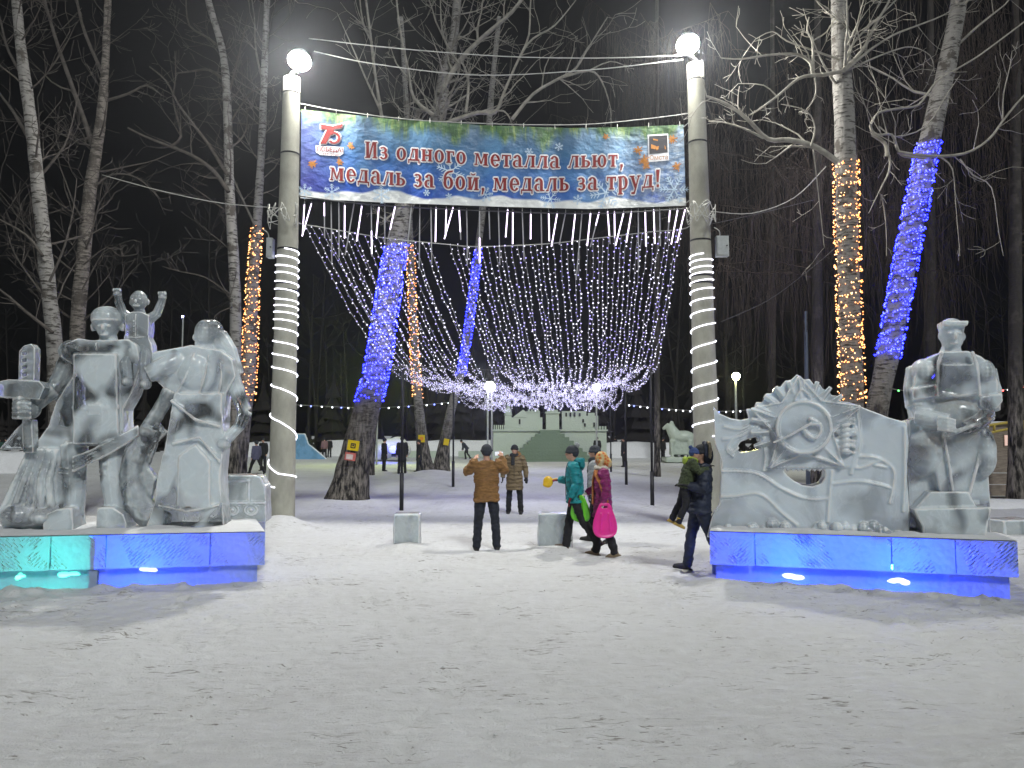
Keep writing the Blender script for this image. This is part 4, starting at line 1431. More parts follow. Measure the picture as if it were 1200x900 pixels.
# --- the wood beyond: reads as one dark mass
rng = random.Random(77)
wood = MB()
for i in range(75):
    Y = rng.uniform(60, 105)
    X = rng.uniform(-0.85, 0.85) * Y
    if abs(X - 3) < 9 and Y < 80: continue
    H_ = rng.uniform(13, 22)
    r = rng.uniform(.12, .24)
    lean = rng.uniform(-1.5, 1.5)
    base = Vector((X, Y, -0.2))
    pts = [base, base + Vector((lean * .3, 0, H_ * .35)), base + Vector((lean * .7, 0, H_ * .7)), base + Vector((lean, 0, H_))]
    wood.tube(smooth_path(pts, 3), [r * (1 - .8 * k / 9) for k in range(10)], 6, cap=False)
    for _ in range(10):
        t = rng.uniform(.3, 1)
        c = base.lerp(pts[-1], t)
        a = rng.uniform(0, 2 * PI)
        branch(wood, c, Vector((math.cos(a), math.sin(a), rng.uniform(.1, .9))).normalized(), rng.uniform(2, 4.5), .05, 1, rng, .1, .2, .014, (3, 5))
# undergrowth and spruce tops that close the view at the foot of the wood
for i in range(150):
    Y = rng.uniform(88, 112)
    X = rng.uniform(-1.0, 1.0) * Y
    h = rng.uniform(3, 10)
    for k in range(7):
        z = h * k / 7
        rr = (h - z) * .32 * rng.uniform(.8, 1.2)
        m_ = 9
        vs = [Vector((X, Y, z + h * .22))] + [Vector((X + rr * math.cos(2 * PI * j / m_) * rng.uniform(.7, 1.2), Y + rr * math.sin(2 * PI * j / m_), z - rng.uniform(0, .3))) for j in range(m_)]
        wood.add(vs, [(0, 1 + j, 1 + (j + 1) % m_) for j in range(m_)])
tag(wood.build('dark_wood', M['twig_dim'], fix=False), kind='stuff')

# ================================================================== plinths of ice
class Frame:
    skew = 0.0
    def __init__(self, a, b):
        self.O = Vector(a); d = Vector(b) - Vector(a); d.z = 0
        self.len = d.length
        self.U = d.normalized()
        self.N = Vector((-self.U.y, self.U.x, 0))
        if self.N.y < 0: self.N = -self.N
    def W(self, u, v, z):
        return self.O + self.U * (u + self.skew * v) + self.N * v + Vector((0, 0, z))
    def q(self, x, y, off, dv=0.0):
        """where the ray through pixel (x, y) meets the plane lying off behind the front, then dv deeper"""
        r = ray(x, y)
        o = Vector((0, 0, CAM_H))
        t = ((self.O + self.N * off) - o).dot(self.N) / r.dot(self.N)
        return o + r * t + self.N * dv
    def u(self, x, y=650):
        return (self.q(x, y, 0) - self.O).dot(self.U)
FL = Frame(G(0, 693), G(311, 684))
FL.skew = -0.24
FR = Frame(G(832, 683), G(1194, 701))
Z1, Z2 = 0.24, 0.66      # top of the lower and upper course
def shell(mb, fr, u0, u1, v0, v1, z0, z1, seed, hatch=False, ends=(True, True)):
    """five-sided block (open behind), its faces gridded and slightly uneven"""
    rg = random.Random(seed)
    def patch(f, na, nb):
        vs = [f(i / na, j / nb) for j in range(nb + 1) for i in range(na + 1)]
        fs = [(j * (na + 1) + i, j * (na + 1) + i + 1, (j + 1) * (na + 1) + i + 1, (j + 1) * (na + 1) + i) for j in range(nb) for i in range(na)]
        mb.add(vs, fs)
    W = fr.W
    def jig(u, v, z):
        p = W(u, v, z)
        k = noise.noise(p * 5.0 + Vector((seed, 0, 0))) * .012
        if hatch and v == v0:
            # bundles of slanting chisel cuts
            cell = noise.cell(Vector((u * 2.6 + (z - z0) * 1.2, seed * 3.1, 0.5)))
            if cell > -0.1:
                sgn = 1 if noise.cell(Vector((u * 2.6 + (z - z0) * 1.2, seed * 3.1, 7.5))) > 0 else -1
                ph = (u + sgn * (z - z0) * 1.15) / 0.052
                g_ = max(0.0, math.cos(ph * 2 * PI) - .45) / .55
                edge_ = min(1, (z - z0) / .03, (z1 - z) / .03)
                k += g_ * .022 * max(0, edge_) * (0.5 + noise.noise(p * 6 + Vector((3, seed, 0))))
        return W(u + k * .3, v + k, z + k * .5)
    st_ = .0135 if hatch else .08
    na = max(3, int((u1 - u0) / st_)); nz = max(3, int((z1 - z0) / st_)); nv = max(2, int((v1 - v0) / .12))
    patch(lambda a, b: jig(u0 + (u1 - u0) * a, v0, z0 + (z1 - z0) * b), na, nz)
    patch(lambda a, b: jig(u0 + (u1 - u0) * a, v0 + (v1 - v0) * b, z1), na, nv)
    if ends[0]: patch(lambda a, b: jig(u0, v0 + (v1 - v0) * b, z0 + (z1 - z0) * a), nz, nv)
    if ends[1]: patch(lambda a, b: jig(u1, v0 + (v1 - v0) * b, z0 + (z1 - z0) * a), nz, nv)
def plinth(fr, u_cuts, u0, u1, depth, label, inset, lights, baffles=(), hw=.64):
    root = thing('ice_plinth', label, 'plinth')
    cuts = [u0] + u_cuts + [u1]
    for i, (a, b) in enumerate(zip(cuts, cuts[1:])):
        mb = MB()
        shell(mb, fr, a + .007, b - .007, (i % 2) * .012, 0.42, Z1, Z2, i * 3 + 1, True, (i == 0, i == len(cuts) - 2))
        mb.build('ice_block', M['ice_plinth'], root, smooth=False)
    mb = MB()
    shell(mb, fr, u0 + inset, u1 - inset, .10, .5, -.05, Z1 + .01, 50)
    mb.build('base_course', M['ice_plinth'], root)
    mb = MB()
    # back and ends close the plinth; inner baffles added to block light spill
    mb.box(fr.W((u0 + u1) / 2, depth - .1, Z2 / 2 - .02), (u1 - u0 - .1, .2, Z2), rz=math.atan2(fr.U.y, fr.U.x))
    for uu in (u0 + .12, u1 - .12):
        mb.box(fr.W(uu, depth / 2 + .2, Z2 / 2 - .02), (.2, depth - .62, Z2 - .01), rz=math.atan2(fr.U.y, fr.U.x))
    for uu in baffles:
        mb.box(fr.W(uu, .74, hw / 2), (.10, 1.40, hw), rz=math.atan2(fr.U.y, fr.U.x))
    mb.build('wall_and_baffle', M['ice_plinth'], root)
    # trodden snow on top
    na, nb = 70, 34
    vs, fs = [], []
    for s_ in (0, 1):
        for j in range(nb + 1):
            for i in range(na + 1):
                u = u0 + .01 + (u1 - u0 - .02) * i / na
                v = .012 + (depth - .02) * j / nb
                p = fr.W(u, v, 0)
                e = min(1, min(i, na - i, j, nb - j) / 2.0)
                h = Z2 + .014 + (0.022 + noise.noise(p * 2.2) * .03 + noise.noise(p * 7) * .014) * e
                vs.append(fr.W(u, v, h if s_ == 0 else Z2 + .005))
    k0 = (na + 1) * (nb + 1)
    for j in range(nb):
        for i in range(na):
            a = j * (na + 1) + i
            fs.append((a, a + 1, a + na + 2, a + na + 1))
            fs.append((a + k0, a + na + 1 + k0, a + na + 2 + k0, a + 1 + k0))
    mb = MB(); mb.add(vs, fs)
    mb.build('snow_crust', M['snow'], root, smooth=True, fix=False)
    rebase(root, fr.W((u0 + u1) / 2, 0, 0))
    for (px, py, col, en, lab, wd) in lights:
        u = (fr.q(px, py, .08) - fr.O).dot(fr.U)
        z = max(.07, fr.q(px, py, .08).z)
        lt = thing('floodlight', lab, 'floodlight')
        c = fr.W(u, .085, z)
        rg = random.Random(int(px))
        mb = MB()
        for k in range(7):
            mb.ell(c + fr.U * rg.uniform(-wd, wd) * .6 + Vector((0, 0, rg.uniform(-.022, .022))), (rg.uniform(.25, .5) * wd, .012, rg.uniform(.016, .034)), 10, 6, rot=Matrix.Rotation(math.atan2(fr.U.y, fr.U.x), 3, 'Z'))
        em_ = glow('lamp_lens', tuple(.55 * x_ + (.25 if col[2] > .5 else .02) for x_ in col), 5.0)
        mb.build('lens', em_, lt, smooth=True)
        mb = MB()
        mb.box(fr.W(u, .46, .06), (.22, .08, .12), rz=math.atan2(fr.U.y, fr.U.x))
        mb.build('housing', M['metal_dark'], lt)
        li = bpy.data.lights.new('flood', 'POINT')
        li.energy = en
        li.color = col
        li.shadow_soft_size = .06
        lo_ = bpy.data.objects.new('flood', li)
        COL.objects.link(lo_)
        lo_.parent = lt
        lo_.location = fr.W(u, .62, .30)
        rebase(lt, fr.W(u, .3, 0))
plinth(FL, [FL.u(59), FL.u(124), FL.u(246)], -1.3, FL.u(311), 2.3, 'long ice block plinth glowing green and blue under the family sculpture', .09,
       [(28, 676, (.02, .60, .34), 10, 'green floodlight in the plinth corner at the edge of the view', .10), (82, 673, (.02, .62, .40), 40, 'green floodlight in the family plinth below the soldier boots', .16),
        (180, 667, (.004, .05, 1), 190, 'blue floodlight in the family plinth below the ice woman', .15)], baffles=(FL.u(126),), hw=.60)
plinth(FR, [FR.u(885), FR.u(1045), FR.u(1120)], 0.0, FR.u(1194), 2.3, 'long ice block plinth glowing blue under the star relief and seated worker', .08,
       [(925, 675, (.003, .04, 1), 250, 'blue floodlight in the right plinth below the star', .17), (1055, 681, (.003, .04, 1), 250, 'blue floodlight in the right plinth nearer the seated worker', .17)])

# ================================================================== family sculpture (soldier, child, woman)
OFF = 0.85
def L(x, y, dv=0.0): return FL.q(x, y, OFF, dv)
sL = F / 11.0
def m_(pxs): return pxs / sL
RZL = Matrix.Rotation(math.atan2(FL.U.y, FL.U.x), 3, 'Z')
def slab(mb, fr, off, poly, dv0, dv1, holes=(), mi=0, grow=0.0):
    f = [fr.q(x, y, off, dv0) for x, y in poly]
    b = [fr.q(x, y, off, dv1) for x, y in poly]
    mb.prism(f, b, [([fr.q(x, y, off, dv0) for x, y in h], [fr.q(x, y, off, dv1) for x, y in h]) for h in holes], mi)
def fe(mb, fr, off, x, y, dv, rx, ry, rd, s):
    """ellipsoid centred at pixel (x, y); radii rx, ry in pixels, rd in metres"""
    mb.ell(fr.q(x, y, off, dv), (rx / s, rd, ry / s), 16, 10, rot=Matrix.Rotation(math.atan2(fr.U.y, fr.U.x), 3, 'Z'))
def ft(mb, fr, off, pts, rads, s, n=10, flat=1.0):
    """limb through (x, y, dv) points; radii in pixels"""
    mb.tube([fr.q(x, y, off, dv) for x, y, dv in pts], [(r / s, r / s * flat) for r in rads], n, ax=fr.U)
fam = thing('ice_sculpture', 'clear ice sculpture of a soldier, a cheering child and a woman on the left plinth', 'ice sculpture')
# soldier
mb = MB()
fe(mb, FL, OFF, 126, 381, 0.0, 12.5, 17, .17, sL)
fe(mb, FL, OFF, 126, 373, 0.02, 18, 14.5, .22, sL)
mb.tube([L(108, 380, .0), L(109, 388, .02)], .03, 6)
mb.tube([L(144, 380, .0), L(143, 388, .02)], .03, 6)
mb.tube([L(126 + 17.5 * math.cos(t * PI / 10), 377 - 1.5 * math.cos(t * PI / 10) ** 2, -.21 * math.sin(t * PI / 10)) for t in range(21)], .018, 6)
fe(mb, FL, OFF, 126, 386, -.17, 2.6, 4.5, .05, sL)
fe(mb, FL, OFF, 126, 394, -.13, 5.5, 2.0, .05, sL)
for x in (120.5, 131.5): fe(mb, FL, OFF, x, 383.5, -.15, 3, 1.6, .03, sL)
ft(mb, FL, OFF, [(126, 393, .03), (126, 404, .04)], [9.5, 12], sL)
slab(mb, FL, OFF, [(78, 420), (84, 404), (98, 398), (112, 400), (140, 400), (156, 399), (166, 406), (170, 430), (160, 462), (150, 480), (151, 522), (94, 522), (93, 430)], -.20, .26)
slab(mb, FL, OFF, [(95, 417), (145, 417), (146, 480), (148, 520), (95, 520)], -.29, .1)
mb.tube([L(119, 404, -.22), L(122, 430, -.288), L(121, 480, -.288)], .010, 5)
mb.tube([L(94, 478, -.27), L(120, 481, -.292), L(148, 477, -.27)], .022, 5)
slab(mb, FL, OFF, [(113, 475), (128, 475), (127, 487), (114, 487)], -.305, -.1)
for x in (84, 158): fe(mb, FL, OFF, x, 412, 0, 13, 13, .22, sL)
ft(mb, FL, OFF, [(80, 520, 0), (86, 520, 0), (88, 565, -.02), (86, 604, 0)], [10, 15, 12, 11], sL, 12, 1.2)
ft(mb, FL, OFF, [(133, 515, 0), (135, 560, -.02), (138, 602, 0)], [17, 14, 12], sL, 12, 1.2)
for x, y in ((86, 547), (134, 549)):
    for k in (0, 6): mb.tube([L(x - 13, y + k, -.14), L(x, y + k + 1, -.19), L(x + 13, y + k, -.14)], .022, 6)
slab(mb, FL, OFF, [(62, 612), (66, 600), (78, 594), (96, 592), (98, 612), (96, 636), (64, 636)], -.34, .10)
slab(mb, FL, OFF, [(122, 612), (124, 592), (142, 592), (154, 600), (158, 611), (156, 636), (124, 636)], -.32, .10)
for k_ in range(4): mb.tube(smooth_path([L(94, 536 + k_ * 5, -.26), L(115, 529 + k_ * 4, -.285), L(140, 516 + k_ * 4, -.28), L(168, 500 + k_ * 3, -.20)], 4), .028, 6)
sculpt('soldier', mb, M['ice'], fam, .0155, 2, .010, 3.5)
mb = MB()
ft(mb, FL, OFF, [(86, 410, .02), (74, 440, -.04), (64, 462, -.12)], [12, 9.5, 8], sL)
ft(mb, FL, OFF, [(66, 458, -.12), (55, 470, -.2), (45, 480, -.24)], [9, 9, 8], sL)
slab(mb, FL, OFF, [(92, 418), (60, 455), (78, 500), (96, 500)], -.05, .12)
sculpt('arm', mb, M['ice_clear'], fam, .022, 3, .014, 4)
mb = MB()
fe(mb, FL, OFF, 42, 481, -.26, 14, 11, .16, sL)
for k in range(4): mb.tube([L(30, 474 + k * 5.2, -.34), L(40, 474 + k * 5.2, -.43), L(52, 475 + k * 5, -.38)], .032, 8)
mb.tube([L(50, 470, -.36), L(40, 468, -.42), L(32, 470, -.38)], .036, 8)
sculpt('fist', mb, M['ice_clear'], fam, .014, 2, .005, 6)
# weapon raised upright: block magazine, slotted barrel, stock below
mb = MB()
slab(mb, FL, OFF, [(9, 451), (28, 447), (62, 449), (68, 456), (62, 470), (40, 468), (10, 467)], -.42, -.06)
slab(mb, FL, OFF, [(35, 450), (36, 414), (42, 408), (50, 406), (54, 411), (53, 450)], -.34, -.16, holes=[[(39.5, y), (45, y - 1), (45, y + 3.6), (39.5, y + 4.6)] for y in (415, 423, 431, 439)])
slab(mb, FL, OFF, [(39, 492), (50, 492), (52, 530), (40, 530)], -.33, -.15)
slab(mb, FL, OFF, [(40, 494), (30, 504), (12, 526), (38, 527)], -.30, -.18)
sculpt('raised_weapon', mb, M['ice_clear'], fam, .009, 1, .003, 6)
mb = MB()
slab(mb, FL, OFF, [(42, 527), (62, 500), (72, 470), (92, 440), (97, 470), (92, 560), (80, 636), (8, 636), (8, 590), (22, 560)], -.16, .22)
for k in range(5):
    mb.tube([L(44 + k * 7, 526, -.16), L(30 + k * 9, 560, -.22), L(12 + k * 14, 595, -.20), L(12 + k * 14, 612, -.16)], .05 + .008 * (k % 2), 7)
fe(mb, FL, OFF, 30, 602, -.15, 20, 12, .2, sL)
fe(mb, FL, OFF, 58, 604, -.2, 14, 9, .2, sL)
sculpt('draped_cloak', mb, M['ice'], fam, .017, 2, .014, 3.5)
# cheering child on the shoulder
mb = MB()
fe(mb, FL, OFF, 163.5, 352.5, -.03, 9.2, 11.5, .13, sL)
for x in (153.8, 173.2): fe(mb, FL, OFF, x, 354, 0, 2.2, 3.6, .04, sL)
fe(mb, FL, OFF, 163.5, 355, -.155, 1.8, 2.6, .035, sL)
fe(mb, FL, OFF, 163.5, 360, -.135, 4.4, 1.3, .03, sL)
for x in (159.8, 167.2): fe(mb, FL, OFF, x, 352.3, -.14, 2.0, 1.1, .02, sL)
ft(mb, FL, OFF, [(163.5, 362, 0), (163, 369, 0)], [5.5, 8], sL)
slab(mb, FL, OFF, [(150, 371), (158, 367), (169, 367), (178, 371), (178, 385), (177, 396), (181, 404), (183, 420), (146, 420), (147, 404), (150, 394)], -.14, .12)
mb.tube([L(163, 370, -.15), L(163, 396, -.155)], .010, 5)
for y in (378, 384, 390): fe(mb, FL, OFF, 161, y, -.145, 1.3, 1.3, .02, sL)
mb.tube([L(149, 396, -.12), L(163, 397, -.15), L(178, 396, -.12)], .018, 6)
ft(mb, FL, OFF, [(153, 374, 0), (144, 366, -.02), (140, 354, -.03), (139, 347, -.03)], [6, 5.2, 4.6, 4.0], sL)
ft(mb, FL, OFF, [(175, 374, 0), (184, 368, -.02), (189, 357, -.03), (191, 351, -.03)], [6, 5.2, 4.6, 4.0], sL)
for x, y in ((138.5, 345), (191, 348.5)):
    fe(mb, FL, OFF, x, y, -.03, 4.6, 5, .06, sL)
    for k in range(4): fe(mb, FL, OFF, x - 3.4 + 2.3 * k, y - 4, -.05, 1.5, 2.4, .03, sL)
ft(mb, FL, OFF, [(155, 412, -.05), (152, 428, -.16), (156, 446, -.2)], [8.5, 7.5, 6.5], sL)
ft(mb, FL, OFF, [(173, 412, -.05), (174, 430, -.16), (176, 450, -.2)], [8.5, 7.5, 6.5], sL)
for x, y in ((156, 449), (177, 452)): fe(mb, FL, OFF, x, y, -.24, 6, 5.5, .12, sL)
sculpt('child', mb, M['ice_clear'], fam, .0105, 1, .004, 6)
# woman
mb = MB()
fe(mb, FL, OFF, 241, 391, -.02, 12.5, 16.5, .17, sL)
fe(mb, FL, OFF, 247, 389, .06, 13, 15.5, .18, sL)
fe(mb, FL, OFF, 229.8, 396, -.08, 2.2, 4, .05, sL)
fe(mb, FL, OFF, 232.5, 403, -.08, 3, 2, .04, sL)
ft(mb, FL, OFF, [(252, 392, .08), (262, 412, .12), (272, 440, .12)], [12, 14, 12], sL)
ft(mb, FL, OFF, [(241, 404, 0), (240, 414, .02)], [10, 14], sL)
slab(mb, FL, OFF, [(182, 414), (206, 410), (228, 406), (262, 412), (275, 422), (279, 442), (268, 462), (263, 520), (205, 520), (207, 468), (192, 452), (180, 440)], -.18, .24)
fe(mb, FL, OFF, 231, 438, -.13, 20, 22, .13, sL)
for a_, b_ in (((232, 416), (212, 462)), ((248, 418), (238, 462)), ((262, 426), (260, 464))): mb.tube(smooth_path([L(a_[0], a_[1], -.20), L((a_[0] + b_[0]) / 2 + 3, (a_[1] + b_[1]) / 2, -.255), L(b_[0], b_[1], -.23)], 4), .016, 5)
ft(mb, FL, OFF, [(262, 425, 0), (277, 455, -.02), (288, 482, -.06)], [12, 9, 8], sL)
ft(mb, FL, OFF, [(288, 482, -.06), (282, 500, -.12), (268, 516, -.18)], [8, 7, 7], sL)
fe(mb, FL, OFF, 266, 520, -.2, 8, 7, .1, sL)
ft(mb, FL, OFF, [(212, 424, -.05), (196, 432, -.16), (178, 440, -.2)], [14, 12, 10], sL)
slab(mb, FL, OFF, [(209, 462), (264, 462), (266, 520), (262, 560), (266, 600), (268, 636), (172, 636), (180, 606), (186, 590), (190, 556), (199, 520), (205, 488)], -.24, .26)
slab(mb, FL, OFF, [(215, 535), (235, 520), (252, 540), (252, 592), (214, 592)], -.30, 0)
for (a, b_, c_) in (((208, 520), (240, 512), (262, 540)), ((206, 470), (235, 492), (262, 500)), ((192, 590), (225, 597), (262, 590))):
    mb.tube([L(a[0], a[1], -.25), L(b_[0], b_[1], -.31), L(c_[0], c_[1], -.25)], .022, 6)
sculpt('woman', mb, M['ice'], fam, .0155, 2, .012, 3.5)
mb = MB()
ft(mb, FL, OFF, [(203, 458, -.12), (190, 482, -.16), (178, 502, -.18)], [9, 8, 8], sL)
fe(mb, FL, OFF, 178, 505, -.18, 10, 10, .12, sL)
ft(mb, FL, OFF, [(184, 498, -.1), (192, 512, -.08), (196, 505, -.05)], [6, 7, 6], sL)
ft(mb, FL, OFF, [(176, 505, -.1), (162, 530, -.12), (156, 556, -.1), (162, 585, -.08), (178, 606, -.06), (200, 612, -.06)], [9, 12, 13, 15, 15, 10], sL, 12)
slab(mb, FL, OFF, [(182, 505), (172, 530), (168, 560), (176, 596), (186, 560), (176, 546), (186, 520)], -.12, .02)
sculpt('swirling_scarf', mb, M['ice_clear'], fam, .022, 3, .016, 4)
rebase(fam, FL.W(FL.u(140), OFF, Z2))

# ice block with a lorry in relief at the right end of the left plinth
trk = thing('ice_block', 'clear ice block carved with a lorry in relief, at the end of the left plinth', 'ice block')
TO = 1.55
mb = MB()
slab(mb, FL, TO, [(258, 557), (300, 557), (305, 559), (311, 571), (312, 612), (259, 612)], 0, .55)
slab(mb, FL, TO, [(257, 588.5), (312, 588), (312, 590.5), (257, 591)], -.03, .3)
slab(mb, FL, TO, [(291, 562), (293.5, 562), (293.5, 588), (291, 588)], -.025, .3)
slab(mb, FL, TO, [(258, 563), (293, 562), (293, 565), (258, 566)], -.025, .3)
for x in (272.5, 294.5):
    for i in range(14):
        a0, a1 = i / 14 * 2 * PI, (i + 1) / 14 * 2 * PI
        mb.tube([FL.q(x + 7.3 * math.cos(a0), 597.5 + 6 * math.sin(a0), TO, -.01), FL.q(x + 7.3 * math.cos(a1), 597.5 + 6 * math.sin(a1), TO, -.01)], .02, 5)
    fe(mb, FL, TO, x, 597.5, -.005, 2.6, 2.4, .03, sL)
sculpt('carved_block', mb, M['ice_block'], trk, .014, 1, .004, 6)
rebase(trk, FL.W(FL.u(285), TO, Z2))

# ================================================================== star relief and seated worker
ROF = 0.40
sR = F / 10.2
rel = thing('ice_relief', 'milky ice wall carved with a star medal over waving ribbons on the right plinth', 'ice sculpture')
outer = [(836, 476), (843, 484), (856, 490), (868, 492), (878, 490), (875, 479), (884, 479), (886, 471), (894, 471), (897, 461), (905, 461), (908, 453), (915, 453), (920, 446), (927, 445), (934, 438.5), (942, 445), (949, 444), (954, 451), (961, 450),
         (965, 456), (972, 456), (974, 463), (982, 464), (983, 470), (993, 471), (1004, 474), (1020, 481), (1042, 489), (1063, 495), (1065, 520), (1063, 560), (1066, 600), (1066, 640), (828, 630), (834, 606), (843, 590), (845, 560), (846, 540), (838, 520)]
hole1 = [(863, 526), (868, 518), (878, 514), (888, 512), (887.5, 517), (891.5, 518.5), (887, 521), (891, 526), (878, 529), (868, 530)]
teeth = [(918, 551.5)]
for k in range(8):
    teeth += [(921 + 6.2 * k, 547.5 + (.3 * k if k < 3 else .9)), (924 + 6.2 * k, 552.8)]
hole2 = teeth + [(967.5, 551), (967, 560), (962, 567), (952, 570), (940, 568.5), (930, 563), (922, 556.5)]
mb = MB()
slab(mb, FR, ROF, outer, 0, .42, holes=[hole1, hole2])
def rel_line(pts, r, dv=-.005, n=6):
    mb.tube(smooth_path([FR.q(x, y, ROF, dv) for x, y in pts], 4), r, n)
# sun-ray teeth behind the star
for i in range(15):
    a = R(200 - i * 220 / 14)
    c = (941, 503)
    ca, sa = math.cos(a), math.sin(a)
    p0 = FR.q(c[0] + 40 * ca, c[1] - 40 * sa, ROF, -.01)
    p1 = FR.q(c[0] + 62 * ca, c[1] - 58 * sa, ROF, -.045)
    mb.tube([p0, p1], [.05, .035], 4)
# the five-pointed star, raised to ridges
sc = (941, 501)
tips = [(936, 441), (1008, 476), (988, 546), (902, 548), (880, 479)]
inn = [(962, 470), (975, 508), (942, 531), (912, 512), (916, 472)]
ctr = FR.q(sc[0], sc[1], ROF, -.12)
ring = []
for t, i_ in zip(tips, inn): ring += [t, i_]
fr_pts = [FR.q(x, y, ROF, -.03) for x, y in ring]
bk_pts = [FR.q(x, y, ROF, .10) for x, y in ring]
vs = [ctr] + fr_pts + bk_pts + [FR.q(sc[0], sc[1], ROF, .12)]
fs = [(0, 1 + i, 1 + (i + 1) % 10) for i in range(10)] + [(1 + i, 11 + i, 11 + (i + 1) % 10, 1 + (i + 1) % 10) for i in range(10)] + [(21, 11 + (i + 1) % 10, 11 + i) for i in range(10)]
mb.add(vs, fs)
for i in range(5):
    rel_line([inn[i - 1], tips[i]], .016, -.055, 4)
    rel_line([tips[i], inn[i]], .016, -.055, 4)
    rel_line([tips[i], ((tips[i][0] + sc[0] * 2) / 3, (tips[i][1] + sc[1] * 2) / 3)], .014, -.07, 4)
rel_line([(930, 470), (939, 457), (950, 469), (930, 470)], .012, -.08)
# disc with rim and emblem
mb.tube([FR.q(sc[0], sc[1], ROF, -.13), FR.q(sc[0], sc[1], ROF, .05)], [31 / sR] * 2, 40)
mb.tube([FR.q(sc[0] + 31 * math.cos(k * PI / 20), sc[1] + 29.5 * math.sin(k * PI / 20), ROF, -.14) for k in range(41)], .026, 6)
mb.tube([FR.q(905, 519, ROF, -.16), FR.q(925, 510, ROF, -.17), FR.q(946, 498, ROF, -.17)], .020, 6)
mb.tube(smooth_path([FR.q(x, y, ROF, -.16) for x, y in ((946, 490), (958, 497), (960, 506), (953, 513), (944, 508), (941, 503))], 4), [.012] + [.022] * 10 + [.026] * 10, 6)
mb.tube([FR.q(947, 497, ROF, -.17), FR.q(961, 497.5, ROF, -.17)], .024, 6)
# laurel at the right of the star, ribbons, ripples
for k in range(6):
    y = 500 + k * 6
    mb.tube(smooth_path([FR.q(980, y + 2, ROF, -.03), FR.q(990, y - 2, ROF, -.07), FR.q(1001, y - 4 + k, ROF, -.03)], 4), [.02] * 3 + [.035] * 3 + [.02] * 3, 6)
rel_line([(999, 498), (1005, 510), (1003, 525), (1000, 540), (997, 556)], .025)
for pts in ([(846, 552), (868, 552), (890, 556), (915, 572), (940, 583), (962, 585), (973, 582)], [(844, 582), (862, 581), (885, 578), (900, 585), (915, 600), (935, 616)], [(894, 512), (897, 535), (895, 552)],
            [(975, 551), (972, 580), (970, 612)], [(975, 567), (1005, 564), (1030, 568), (1044, 572)], [(1000, 535), (1025, 536), (1046, 549), (1046, 572), (1042, 590)], [(1025, 545), (1040, 548)],
            [(918, 547), (942, 536), (970, 546), (995, 546)], [(860, 535), (852, 527), (858, 515), (872, 508), (884, 500)], [(866, 524), (858, 530), (852, 522)], [(888, 500), (880, 505), (862, 513), (846, 515)],
            [(848, 500), (866, 503), (880, 498)], [(1060, 500), (1060, 560), (1058, 600)], [(1004, 480), (1008, 520), (1002, 548), (1030, 540)], [(880, 480), (900, 497), (914, 512)]):
    rel_line(pts, .022)
slab(mb, FR, ROF, [(898, 548), (996, 548), (998, 532), (985, 545), (942, 533), (905, 545)], -.02, .1)
rg = random.Random(3)
for k in range(60):
    x = rg.uniform(842, 1062)
    mb.ell(FR.q(x, rg.uniform(612, 632) + (x - 840) * .03, ROF, rg.uniform(-.10, .02)), rg.uniform(.03, .09), 7, 5)
sculpt('carved_wall', mb, M['ice_relief'], rel, .0125, 1, .007, 3.0, factor=.4)
rebase(rel, FR.W(FR.u(950), ROF, Z2))

WOF = 0.66
wk = thing('ice_sculpture', 'ice sculpture of a seated worker in a bib apron behind an anvil', 'ice sculpture')
sW = F / 9.9
def Wq(x, y, dv=0.0): return FR.q(x, y, WOF, dv)
mb = MB()
fe(mb, FR, WOF, 1115, 393, 0, 13, 19, .17, sW)
fe(mb, FR, WOF, 1115, 385, .02, 14, 13, .19, sW)
slab(mb, FR, WOF, [(1101, 378), (1130, 378), (1129, 384), (1102, 384)], -.20, .16)
for x in (1102, 1129): fe(mb, FR, WOF, x, 394, .02, 2.6, 5, .05, sW)
fe(mb, FR, WOF, 1115, 396, -.175, 2.3, 5, .05, sW)
fe(mb, FR, WOF, 1115, 404, -.14, 5, 1.6, .04, sW)
for x in (1109, 1121): fe(mb, FR, WOF, x, 392, -.15, 2.8, 1.5, .03, sW)
ft(mb, FR, WOF, [(1115, 405, .02), (1115, 420, .04)], [10, 14], sW)
slab(mb, FR, WOF, [(1068, 445), (1072, 430), (1084, 420), (1102, 413), (1130, 413), (1146, 420), (1158, 431), (1164, 448), (1164, 470), (1158, 492), (1150, 512), (1080, 512), (1070, 490), (1067, 470)], -.18, .30)
fe(mb, FR, WOF, 1082, 436, -.02, 15, 16, .24, sW)
fe(mb, FR, WOF, 1150, 437, -.02, 14, 16, .24, sW)
fe(mb, FR, WOF, 1116, 486, -.15, 26, 18, .16, sW)
slab(mb, FR, WOF, [(1095, 429), (1137, 429), (1140, 466), (1093, 466)], -.26, .1)
for pts in ([(1098, 414), (1094, 428), (1093, 466)], [(1132, 414), (1137, 428), (1141, 466)], [(1093, 461), (1115, 465), (1140, 461)]):
    mb.tube([Wq(x, y, -.25) for x, y in pts], .028, 6)
